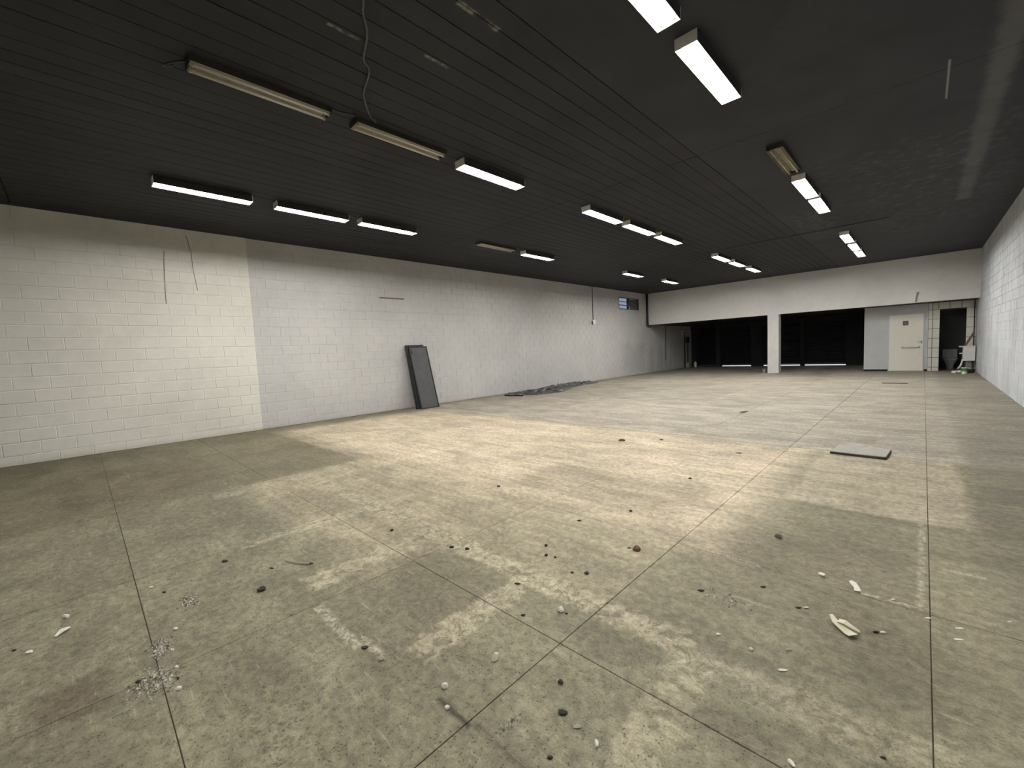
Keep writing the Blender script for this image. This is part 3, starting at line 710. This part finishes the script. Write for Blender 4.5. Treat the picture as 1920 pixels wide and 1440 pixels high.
# ------------------------------------------------------------------ crumpled black sheet
def tarp():
    nx, ny = 40, 120
    V = []; Fc = []
    for j in range(ny):
        v = j/(ny-1)
        y = 9.85 + 4.85*v
        n_e = noise.noise(Vector((y*1.1, 3, 0)))
        x0 = XL+.04+.05*abs(noise.noise(Vector((y*2, 0, 5))))
        wid = (1.0 + .55*math.sin(math.pi*min(1, v*1.5+.12)) + .16*n_e) * (1-.35*v) if v < .97 else .6
        if v < .06: wid *= .75+v*4
        for i in range(nx):
            u = i/(nx-1)
            x = x0+wid*u + .04*noise.noise(Vector((u*6, y*5, 2)))
            q = Vector((x*2.1, y*1.5, 1))
            rg = 1-abs(noise.noise(q*1.6))*2.0
            rg2 = 1-abs(noise.noise(q*4.2+Vector((9, 2, 4))))*2.2
            edge = min(u, 1-u, v*6, (1-v)*6, .25)*4
            hump = .10*math.exp(-((y-12.6)/.9)**2-((u-.35)/.3)**2) + .06*math.exp(-((y-11.4)/.7)**2-((u-.6)/.3)**2) + .07*math.exp(-((y-13.6)/.35)**2-((u-.15)/.2)**2)
            z = .012+edge*(.075*max(0, rg)**2+.022*max(0, rg2)**2+.6*hump) + .005*abs(noise.noise(q*9))
            V.append((x, y, z))
    for j in range(ny-1):
        for i in range(nx-1):
            a = j*nx+i; Fc.append((a, a+1, a+nx+1, a+nx))
    m_ = MB(); m_.v = V; m_.f = Fc
    o = part('plastic_sheet', m_, 'tarp', smooth=False)
    md = o.modifiers.new('thickness', 'SOLIDIFY'); md.thickness = .006; md.offset = -1
    tag(o, 'long crumpled black plastic sheet on the floor along the left wall', 'plastic sheet')
tarp()
o = part('wood_offcut', MB().box(-.34, .34, -.03, .03, 0, .035).box(-.30, .05, -.05, -.03, 0, .018), 'panel_rim', loc=(-9.35, 9.62, .0), rot=(0, 0, math.radians(12)), bevel=.004)
tag(o, 'black flat strip lying at the near end of the crumpled plastic sheet', 'strip')

# grey floor lid and far strip
t = thing('metal_lid', 'loose grey square metal lid lying on the floor at right', 'metal lid', (-.515, 6.46, 0), (0, 0, math.radians(-3)))
lm = MB(); n = 10
for k, (xx) in enumerate([-.25+.5*i/n for i in range(n+1)]):
    b_ = .006*math.sin(k*1.3)
    lm.v += [(xx, -.235, .020+.004*k/n), (xx, .225+b_, .016+.004*k/n)]
for k in range(n): lm.f.append((2*k, 2*k+2, 2*k+3, 2*k+1))
nv = len(lm.v); lm.v += [(a, b, c+.010) for a, b, c in lm.v[:nv]]
lm.f += [tuple(i+nv for i in f) for f in lm.f]
for k in range(n): lm.f += [(2*k, 2*k+2, 2*k+2+nv, 2*k+nv), (2*k+1, 2*k+3, 2*k+3+nv, 2*k+1+nv)]
lm.f += [(0, 1, 1+nv, nv), (2*n, 2*n+1, 2*n+1+nv, 2*n+nv)]
part('lid_plate', lm, 'plate', t)
part('lid_rim', MB().box(-.252, .252, -.250, -.232, .003, .026).box(.235, .256, -.245, .215, .003, .030).box(-.256, -.246, -.24, .225, .003, .024), 'dark_plastic', t)
o = part('floor_strip', MB().box(-.27, .27, -.06, .06, 0, .02), 'wood', loc=(-.56, 16.12, 0), rot=(0, 0, math.radians(-6)), bevel=.003); tag(o, 'thin brown strip lying across the floor before the toilet door', 'strip')

# ------------------------------------------------------------------ laundry corner
t = thing('laundry_tub', 'white laundry tub on dark legs in the far right corner', 'sink', (0, 0, 0))
tub = MB().box(.975, 1.262, 21.0, 21.44, .375, .865)
part('basin', tub, 'sink', t, bevel=.015)
part('rim', MB().box(.885, 1.268, 20.97, 21.46, .845, .885), 'sink', t, bevel=.008)
for xx, yy in ((1.03, 21.05), (1.22, 21.05), (1.03, 21.38), (1.22, 21.38)): part('leg', MB().box(xx-.015, xx+.015, yy-.015, yy+.015, 0, .38), 'dark_plastic', t)
part('tap', MB().tube([(.98, 21.2, .63), (.925, 21.2, .63), (.90, 21.2, .625)], .022, 8), 'white_plastic', t)
part('waste_hose', MB().tube([(.98, 21.15, .42), (.96, 21.1, .33), (.93, 21.05, .22), (.90, 21.02, .16), (.86, 21.0, .12)], .026, 8), 'white_plastic', t, smooth=True)
o = part('wood_board', MB().box(-.03, .03, -.012, .012, 0, .48), 'wood', loc=(1.03, 21.22, .887), rot=(0, math.radians(24), 0)); tag(o, 'brown board standing diagonally in the white laundry tub', 'board')
o = part('water_pipe', MB().tube([(1.24, YD-.02, .88), (1.24, YD-.02, 2.43)], .013, 8), 'pier'); tag(o, 'thin dark vertical water pipe above the laundry tub', 'pipe')
t = thing('paint_bucket', 'small white bucket with a broad green band beside the tub', 'bucket', (.975, 20.12, 0))
part('body', MB().lathe([(.062, 0), (.066, .09), (.07, .095), (.074, .195), (.078, .20), (.078, .21), (.070, .21), (.060, .02)], 24), 'white_plastic', t, smooth=False)
part('green_band', MB().lathe([(.0705, .085), (.0765, .185)], 24), 'green', t)
o = part('dark_basin', MB().lathe([(.07, 0), (.10, .10), (.105, .13), (.095, .13), (.065, .015)], 20), 'dark_plastic', loc=(1.15, 20.55, 0)); tag(o, 'low black basin right of the green banded bucket', 'basin')
for k, (xx, yy, r_, lab) in enumerate(((.75, 20.30, .045, 'left one of two white plastic bottles lying left of the bucket'), (.87, 20.52, .045, 'right one of two white plastic bottles lying left of the bucket'))):
    b = MB().tube([(0, -.08, r_), (0, .05, r_), (0, .085, r_), (0, .11, r_)], [r_, r_, .02, .018], 12)
    t = thing('plastic_bottle', lab, 'bottle', (xx, yy, 0), (0, 0, .5+k))
    part('body', b, 'white_plastic', t, smooth=True); part('cap', MB().tube([(0, .11, r_), (0, .135, r_)], .02, 12), 'crumb_grey', t)
t = thing('toilet_bowl', 'dim toilet bowl inside the dark bathroom', 'toilet', (.72, 22.6, 0))
part('bowl', MB().lathe([(.11, 0), (.10, .12), (.12, .22), (.185, .34), (.20, .40), (.17, .40), (.10, .25)], 24, sy=1.25), 'ceramic', t, smooth=True)
part('seat', MB().lathe([(.205, .40), (.21, .42), (.12, .425), (.11, .40)], 24, sy=1.25), 'ceramic', t)
part('cistern', MB().box(-.2, .2, .28, .46, .36, .74), 'ceramic', t, bevel=.02)
part('pedestal', MB().box(-.09, .09, .1, .4, 0, .36), 'ceramic', t, bevel=.02)
# jar at the column foot
t = thing('paint_can', 'small grey can at the foot of the plastered column', 'can', (-4.88, 20.52, 0))
part('body', MB().lathe([(.075, 0), (.08, .01), (.08, .17), (.075, .18), (.07, .17)], 20), 'steel', t)
part('rim', MB().lathe([(.083, .165), (.083, .178)], 20), 'crumb_grey', t)
# meters and pipes in the far left corner
for k, (yy, z0, z1, lab) in enumerate(((24.75, 1.93, 2.16, 'small grey meter box high in the dark far left corner'), (25.35, 1.48, 1.82, 'lower grey meter box in the dark far left corner'))):
    t = thing('meter_box', lab, 'meter box', (XL, yy, z0))
    part('box', MB().box(0, .14, -.14, .14, 0, z1-z0), 'plaster_grey' if k == 0 else 'pier', t, bevel=.01)
    part('dial', MB().box(.14, .15, -.06, .06, .08, .18), 'dark_plastic', t)
for yy, z1, lab in ((25.0, 1.93, 'thin pale vertical pipe below the upper meter box'), (25.45, 1.48, 'thicker pale vertical pipe below the lower meter box')):
    o = part('meter_pipe', MB().tube([(XL+.04, yy, 0), (XL+.04, yy, z1)], .03, 8), 'pier', smooth=True); tag(o, lab, 'pipe')
t = thing('jerry_can', 'pale jerry can on the floor below the meter pipes', 'canister', (-9.90, 25.02, 0))
part('body', MB().box(-.1, .1, -.15, .15, 0, .32), 'crumb_grey', t, bevel=.03); part('cap', MB().lathe([(.03, .32), (.03, .37)], 12), 'dark_plastic', t)
t = thing('water_bottle', 'tall white bottle on the floor beside the dark shutter', 'bottle', (-9.70, 25.6, 0))
part('body', MB().lathe([(.075, 0), (.08, .02), (.08, .24), (.03, .32), (.03, .34)], 14), 'white_plastic', t, smooth=True); part('cap', MB().lathe([(.034, .335), (.034, .365)], 12), 'dark_plastic', t)

# ------------------------------------------------------------------ debris on the floor
def stone(r, sx, sy, sz, seed):
    bm = bmesh.new(); bmesh.ops.create_icosphere(bm, subdivisions=2, radius=r)
    for v in bm.verts:
        k = 1+.35*noise.noise(v.co/r*1.3+Vector((seed*3.1, 0, 0)))
        v.co = Vector((v.co.x*sx*k, v.co.y*sy*k, max(v.co.z*sz*k, -r*sz*.55)))
    lo = min(v.co.z for v in bm.verts)
    for v in bm.verts: v.co.z -= lo
    me = bpy.data.meshes.new('crumb'); bm.to_mesh(me); bm.free(); return me
def crumb(name, x, y, r, mat, label, cat, sh=(1, 1, .6), rz=0, group=None):
    me = stone(r, *sh, seed=random.random()*50); me.materials.append(M[mat])
    o = link(name, me, None, (x, y, 0), (0, 0, rz)); return tag(o, label, cat, group)
def scrap(name, x, y, pts, wid, mat, label, cat, rz=0, lift=.012):
    """thin curled strip: pts = centre line (x, y, z)"""
    m_ = MB(); n_ = len(pts)
    for i, p_ in enumerate(pts):
        a = Vector(pts[max(i-1, 0)]); b = Vector(pts[min(i+1, n_-1)]); d = (b-a); d.z = 0; d.normalize(); s_ = Vector((-d.y, d.x, 0))
        ww = wid[i] if isinstance(wid, (list, tuple)) else wid
        q = Vector(p_)
        for zz in (0, .004):
            m_.v += [tuple(q+s_*ww/2+Vector((0, 0, zz+.003))), tuple(q-s_*ww/2+Vector((0, 0, zz)))]
    for i in range(n_-1):
        k = 4*i
        m_.f += [(k, k+1, k+5, k+4), (k+2, k+6, k+7, k+3), (k, k+4, k+6, k+2), (k+1, k+3, k+7, k+5)]
    m_.f += [(0, 2, 3, 1), (4*n_-4, 4*n_-3, 4*n_-1, 4*n_-2)]
    o = part(name, m_, mat, loc=(x, y, 0), rot=(0, 0, rz)); return tag(o, label, cat)
crumb('dark_stone', -2.914, 0.674, 0.0257, 'crumb_dark', 'round black stone alone in the left foreground', 'stone', (1, 0.9, 0.6), 0.68)
crumb('dark_stone', -3.565, 0.611, 0.0167, 'crumb_dark', 'small black stone with a dusty smudge, up left of the round black stone', 'stone', (1.3, 0.7, 0.5), 0.68)
crumb('plaster_chip', -3.504, -0.172, 0.0174, 'crumb_white', 'curled white chip at far left, just above the long white scrap', 'plaster chip', (1.2, 0.7, 0.8), 0.71)
crumb('plaster_chip', -3.218, -0.297, 0.0155, 'crumb_white', 'pale flat chip nearest the left edge of the photo', 'plaster chip', (1.2, 0.7, 0.3), 0.71)
crumb('dark_stone', -3.300, -0.352, 0.0081, 'crumb_dark', 'tiny dark stone left of the pale flat chip at the left edge', 'stone', (1.2, 0.8, 0.6), 0.71)
crumb('plaster_chip', -2.919, 0.288, 0.0067, 'crumb_white', 'small white sliver just below the upper rubble heap at left', 'plaster chip', (2, 0.6, 0.4), 0.73)
crumb('plaster_chip', -2.854, 0.243, 0.0130, 'crumb_white', 'white chip with dark shadow between the two left rubble heaps', 'plaster chip', (1, 0.8, 0.6), 0.70)
crumb('plaster_chip', -3.531, 0.204, 0.0112, 'crumb_white', 'small white chip right beside the steep slab joint at left', 'plaster chip', (1.4, 0.7, 0.5), 0.69)
crumb('dark_stone', -3.385, 0.254, 0.0093, 'crumb_dark', 'tiny black stone right of the steep slab joint at left', 'stone', (1.2, 0.8, 0.6), 0.72)
crumb('plaster_chip', -2.307, 0.185, 0.0130, 'crumb_white', 'bright white chip right of the lower left rubble heap', 'plaster chip', (1, 0.8, 0.6), 0.76)
crumb('dark_stone', -2.389, 0.190, 0.0098, 'crumb_dark', 'small black stone right of the lower left rubble heap', 'stone', (1.1, 0.8, 0.6), 0.68)
crumb('dark_stone', -2.502, 0.067, 0.0106, 'crumb_dark', 'black stone sitting in the joint left of the lower rubble heap', 'stone', (1.3, 0.8, 0.6), 0.70)
crumb('plaster_chip', -2.486, 0.200, 0.0070, 'crumb_white', 'white sliver on the joint just right of the left joint crossing', 'plaster chip', (1.6, 0.7, 0.5), 0.72)
crumb('dark_stone', -3.174, 0.804, 0.0100, 'crumb_dark', 'flat dark sliver above the round black stone', 'stone', (1.6, 0.6, 0.5), 0.67)
crumb('dark_stone', -3.030, 1.004, 0.0135, 'crumb_dark', 'long dark flake at the corner of the upper mortar band', 'stone', (1.8, 0.6, 0.4), 0.68)
crumb('dark_stone', -1.920, 0.853, 0.0122, 'crumb_dark', 'dark crumb below the curved pale scrape', 'stone', (1.4, 0.8, 0.5), 0.70)
crumb('concrete_chip', -1.787, 0.868, 0.0160, 'crumb_grey', 'pinkish pale concrete chip below the curved pale scrape', 'concrete chip', (1, 1, 0.4), 0.72)
crumb('plaster_chip', -1.424, 0.963, 0.0141, 'crumb_white', 'bright white pebble above the black tar line in the foreground', 'plaster chip', (1, 0.9, 0.9), 0.73)
crumb('plaster_chip', -1.330, 0.906, 0.0112, 'crumb_white', 'white crumb lying in the black tar line in the foreground', 'plaster chip', (1, 0.9, 0.7), 0.72)
crumb('plaster_chip', -1.369, 1.694, 0.0179, 'crumb_white', 'white plaster lump above the middle joint crossing', 'plaster chip', (1, 1, 0.9), 0.70)
crumb('dark_stone', -1.333, 1.694, 0.0072, 'crumb_dark', 'tiny dark stone touching the white lump above the middle joint crossing', 'stone', (1.2, 0.8, 0.6), 0.66)
crumb('dark_stone', -1.500, 1.536, 0.0096, 'crumb_dark', 'small black stone up left of the middle joint crossing', 'stone', (1.2, 0.9, 0.6), 0.69)
crumb('dark_stone', -1.071, 1.303, 0.0119, 'crumb_dark', 'small black stone straight below the middle joint crossing', 'stone', (1, 0.9, 0.7), 0.72)
crumb('dark_stone', -0.973, 1.189, 0.0161, 'crumb_dark', 'larger dark lump near the bottom centre of the photo', 'stone', (1.2, 0.8, 0.5), 0.71)
crumb('concrete_chip', -1.384, 1.218, 0.0208, 'crumb_grey', 'grey flat stain-like flake left of the middle joint crossing', 'concrete chip', (0.9, 1.1, 0.25), 0.71)
crumb('plaster_chip', -1.396, 1.239, 0.0108, 'crumb_white', 'white crumb on the grey flat flake left of the middle crossing', 'plaster chip', (1, 0.9, 0.7), 0.68)
crumb('concrete_chip', -0.895, 1.177, 0.0129, 'crumb_grey', 'grey flat chip right of the larger dark lump at bottom centre', 'concrete chip', (1.3, 0.8, 0.3), 0.72)
crumb('dark_stone', -0.896, 1.016, 0.0093, 'crumb_dark', 'black stone at the bottom edge below the larger dark lump', 'stone', (1.2, 0.8, 0.5), 0.72)
crumb('dark_stone', -1.735, 1.738, 0.0112, 'crumb_dark', 'black flake at the left end of a mortar crust corner', 'stone', (1.8, 0.6, 0.5), 0.67)
crumb('plaster_chip', -0.804, 1.166, 0.0116, 'crumb_white', 'white upright sliver beside the lower mortar band', 'plaster chip', (0.7, 1.3, 0.5), 0.69)
crumb('dark_stone', -1.478, 2.097, 0.0142, 'crumb_dark', 'black pebble with white top under the middle mortar band', 'stone', (1, 0.8, 0.7), 0.68)
crumb('dark_stone', -1.555, 2.051, 0.0098, 'crumb_dark', 'tiny dark stone left of the black pebble under the mortar band', 'stone', (1.1, 0.8, 0.6), 0.68)
crumb('dark_stone', -1.915, 2.230, 0.0120, 'crumb_dark', 'upper of two tiny black stones right of the mortar crossing', 'stone', (1, 1, 0.8), 0.66)
crumb('dark_stone', -1.824, 2.120, 0.0116, 'crumb_dark', 'lower of two tiny black stones right of the mortar crossing', 'stone', (1, 1, 0.8), 0.69)
crumb('dark_stone', -1.758, 2.135, 0.0093, 'crumb_dark', 'tiny dark speck right of the two tiny black stones', 'stone', (1, 1, 0.8), 0.67)
crumb('dark_stone', -2.437, 1.783, 0.0140, 'crumb_dark', 'black stone on the left side of the mortar crossing', 'stone', (1.2, 0.8, 0.7), 0.67)
crumb('dark_stone', -2.328, 1.838, 0.0129, 'crumb_dark', 'black stone on the right side of the mortar crossing', 'stone', (1.3, 0.8, 0.7), 0.67)
crumb('dark_stone', -3.068, 1.662, 0.0143, 'crumb_dark', 'small dark stone between the two upper mortar bands', 'stone', (1, 0.9, 0.7), 0.63)
crumb('dark_stone', -1.987, 2.740, 0.0115, 'crumb_dark', 'black stone on the pale floor left of the long joint', 'stone', (1.6, 0.7, 0.6), 0.64)
crumb('dark_stone', -1.759, 3.173, 0.0139, 'crumb_dark', 'tiny black stone alone in the grey dusty patch mid floor', 'stone', (1, 0.9, 0.7), 0.65)
crumb('dark_stone', -1.711, 4.329, 0.0138, 'crumb_dark', 'tiny dark stone left of the long diagonal joint mid floor', 'stone', (1.2, 0.8, 0.7), 0.61)
crumb('brown_clump', -1.387, 2.568, 0.0262, 'crumb_brown', 'brown crumpled clump left of the long diagonal joint', 'clump', (1, 0.9, 0.8), 0.67)
crumb('brown_clump', -1.442, 2.565, 0.0102, 'crumb_brown', 'small brown flake touching the brown crumpled clump', 'clump', (1.5, 0.6, 0.5), 0.66)
crumb('brown_clump', -3.199, 5.559, 0.0285, 'crumb_brown', 'dark reddish lump on the pale far floor', 'clump', (1.7, 0.7, 0.8), 0.55)
crumb('dark_stone', -2.754, 5.920, 0.0169, 'crumb_dark', 'small dark stone right of the dark reddish lump', 'stone', (1.4, 0.7, 0.6), 0.56)
crumb('brown_clump', -1.636, 5.683, 0.0260, 'crumb_brown', 'flat rust brown flake near the long joint on the far floor', 'clump', (1.5, 0.7, 0.3), 0.58)
crumb('dark_stone', -0.878, 2.349, 0.0124, 'crumb_dark', 'dark elongated stone right of the upper mortar band end', 'stone', (1.5, 0.6, 0.5), 0.71)
crumb('plaster_chip', -0.832, 2.326, 0.0075, 'crumb_white', 'tiny white chip beside the dark elongated stone at right', 'plaster chip', (1.2, 0.8, 0.6), 0.70)
crumb('dark_stone', -0.627, 2.606, 0.0107, 'crumb_dark', 'dark flake right of centre above the white and dark pair', 'stone', (1.4, 0.7, 0.4), 0.69)
crumb('dark_stone', -0.441, 2.507, 0.0086, 'crumb_dark', 'dark half of a dark and white pair of chips at right', 'stone', (1.6, 0.6, 0.5), 0.70)
crumb('plaster_chip', -0.411, 2.532, 0.0089, 'crumb_white', 'white half of a dark and white pair of chips at right', 'plaster chip', (1.6, 0.7, 0.5), 0.68)
crumb('dark_stone', -0.135, 2.514, 0.0095, 'crumb_dark', 'dark twisted chip right of the pale plastic wrapper', 'stone', (1.6, 0.6, 0.6), 0.71)
crumb('plaster_chip', -0.110, 2.530, 0.0102, 'crumb_white', 'white oval chip right of the pale plastic wrapper', 'plaster chip', (1.5, 0.8, 0.6), 0.71)
crumb('plaster_chip', -0.403, 1.970, 0.0116, 'crumb_white', 'flat white flake below the pale plastic wrapper', 'plaster chip', (1.6, 0.7, 0.25), 0.71)
crumb('plaster_chip', -0.680, 2.032, 0.0087, 'crumb_white', 'small white chip among the specks at right of the mortar band', 'plaster chip', (1.2, 0.8, 0.5), 0.71)
crumb('plaster_chip', -0.535, 2.017, 0.0097, 'crumb_white', 'small bright crumb left above the flat white flake', 'plaster chip', (1, 0.9, 0.7), 0.71)
crumb('plaster_chip', -0.286, 1.529, 0.0108, 'crumb_white', 'white sliver at the bottom edge right of centre', 'plaster chip', (0.7, 1.4, 0.5), 0.75)
crumb('dark_stone', -0.070, 1.748, 0.0069, 'crumb_dark', 'dark crumb at the bottom edge right of the white sliver', 'stone', (1.3, 0.8, 0.5), 0.70)
crumb('concrete_chip', -0.410, 2.128, 0.0112, 'crumb_grey', 'grey flat chip between the wrapper and the flat white flake', 'concrete chip', (1.3, 0.8, 0.3), 0.71)
crumb('plaster_chip', 0.042, 2.804, 0.0080, 'crumb_white', 'white flat chip lying on the straight slab joint at right', 'plaster chip', (1.9, 0.7, 0.2), 0.71)
crumb('plaster_chip', 0.148, 2.793, 0.0116, 'crumb_white', 'upper of two faint pale flakes right of the straight joint', 'plaster chip', (1.9, 0.5, 0.12), 0.70)
crumb('plaster_chip', 0.140, 2.685, 0.0106, 'crumb_white', 'lower of two faint pale flakes right of the straight joint', 'plaster chip', (1.8, 0.6, 0.12), 0.69)
crumb('plaster_chip', -0.090, 2.897, 0.0086, 'crumb_white', 'small white chip above the pale scrape at right', 'plaster chip', (1.6, 0.6, 0.3), 0.70)
crumb('plaster_chip', 0.322, 3.002, 0.0063, 'crumb_white', 'white chip nearest the right edge of the photo', 'plaster chip', (1.6, 0.7, 0.4), 0.67)
scrap('plastic_wrapper', -0.302, 2.487, [(0.0, 0.0, 0.03), (0.021, -0.035, 0.02), (0.048, -0.054, 0.012), (0.074, -0.072, 0.008), (0.095, -0.093, 0.014)], [0.015, 0.028, 0.034, 0.04, 0.042], 'paper', 'pale torn plastic wrapper on the floor at right', 'wrapper')
scrap('paper_scrap', -0.270, 2.461, [(0.0, 0.0, 0.025), (0.025, -0.005, 0.03), (0.054, -0.015, 0.022), (0.082, -0.012, 0.01)], [0.03, 0.03, 0.022, 0.012], 'paper', 'thin torn strip lying against the pale plastic wrapper', 'scrap')
scrap('paper_scrap', -0.272, 2.948, [(0.0, 0.0, 0.012), (0.015, -0.016, 0.01), (0.032, -0.05, 0.008), (0.04, -0.084, 0.004)], [0.015, 0.03, 0.025, 0.03], 'crumb_white', 'small bent white strip above the pale scrape at right', 'scrap')
scrap('paper_scrap', -3.280, -0.208, [(0.0, 0.0, 0.004), (-0.022, 0.015, 0.008), (-0.033, 0.028, 0.012), (-0.05, 0.042, 0.008), (-0.057, 0.054, 0.004)], [0.01, 0.02, 0.035, 0.02, 0.008], 'crumb_white', 'long torn white scrap at far left', 'scrap')
scrap('wood_sliver', -0.416, 2.949, [(0.0, 0.0, 0.01), (0.014, -0.012, 0.012), (0.028, -0.016, 0.01)], [0.02, 0.025, 0.02], 'paper', 'pale wood sliver above the bent white strip', 'sliver')
scrap('wood_sliver', -0.731, 3.350, [(0.0, 0.0, 0.01), (0.022, 0.001, 0.012), (0.042, 0.0, 0.01)], [0.03, 0.035, 0.03], 'crumb_dark', 'dark flat sliver on the floor below the grey metal lid', 'sliver')
scrap('wood_sliver', -3.202, 0.904, [(0.0, 0.0, 0.004), (0.116, 0.046, 0.006), (0.177, 0.095, 0.004)], [0.008, 0.012, 0.012], 'crumb_grey', 'thin grey sliver left of the upper mortar band', 'sliver')
scrap('wood_sliver', -2.555, 8.993, [(0.0, 0.0, 0.01), (0.031, 0.094, 0.012), (0.08, 0.196, 0.01)], [0.05, 0.06, 0.05], 'crumb_brown', 'thin dark brown sliver on the joint far down the hall', 'sliver')
scrap('wood_sliver', -3.162, 2.937, [(0.0, 0.0, 0.01), (0.022, 0.026, 0.01)], [0.03, 0.03], 'crumb_dark', 'tiny dark sliver on the pale floor mid hall', 'sliver')

# crumb heaps: too many to count
def heap(x, y, rx, ry, n_, label, a=0):
    V = MB(); W_ = MB()
    for k in range(n_):
        u = random.gauss(0, .45); v = random.gauss(0, .45)
        px_ = x+rx*u*math.cos(a)-ry*v*math.sin(a); py_ = y+rx*u*math.sin(a)+ry*v*math.cos(a)
        s_ = random.uniform(.003, .009)*(1.6 if random.random() < .1 else 1)
        n0 = len(V.v); t_ = random.random()*6.28
        for q in ((s_, 0, 0), (-s_*.6, s_*.8, 0), (-s_*.5, -s_*.9, 0), (0, 0, s_*.9)):
            V.v.append((px_+q[0]*math.cos(t_)-q[1]*math.sin(t_), py_+q[0]*math.sin(t_)+q[1]*math.cos(t_), q[2]))
        V.f += [(n0+2, n0+1, n0), (n0, n0+1, n0+3), (n0+1, n0+2, n0+3), (n0+2, n0, n0+3)]
    o = part('plaster_rubble', V, 'rubble'); o['kind'] = 'stuff'; tag(o, label, 'rubble')
gr = G('mixed_rubble'); nn = gr.noise(gr.pos(), 70, 2, .5)
M['rubble'] = gr.fin(gr.mix(gr.ramp(nn, .42, .60), (0.16, 0.14, 0.10), (0.62, 0.60, 0.52)), .85, .2)
heap(-3.131, 0.341, 0.1, 0.05, 110, 'small heap of plaster rubble right of the steep joint, upper of three')
heap(-2.725, 0.165, 0.1, 0.05, 120, 'plaster rubble on the steep slab joint, middle of three heaps')
heap(-2.447, 0.119, 0.12, 0.09, 300, 'largest heap of plaster rubble on the left joint crossing')
heap(-1.095, 1.010, 0.02, 0.09, 40, 'thin trail of white plaster drips at bottom centre')
heap(-0.747, 2.345, 0.14, 0.09, 60, 'scatter of small grit right of the mortar band')
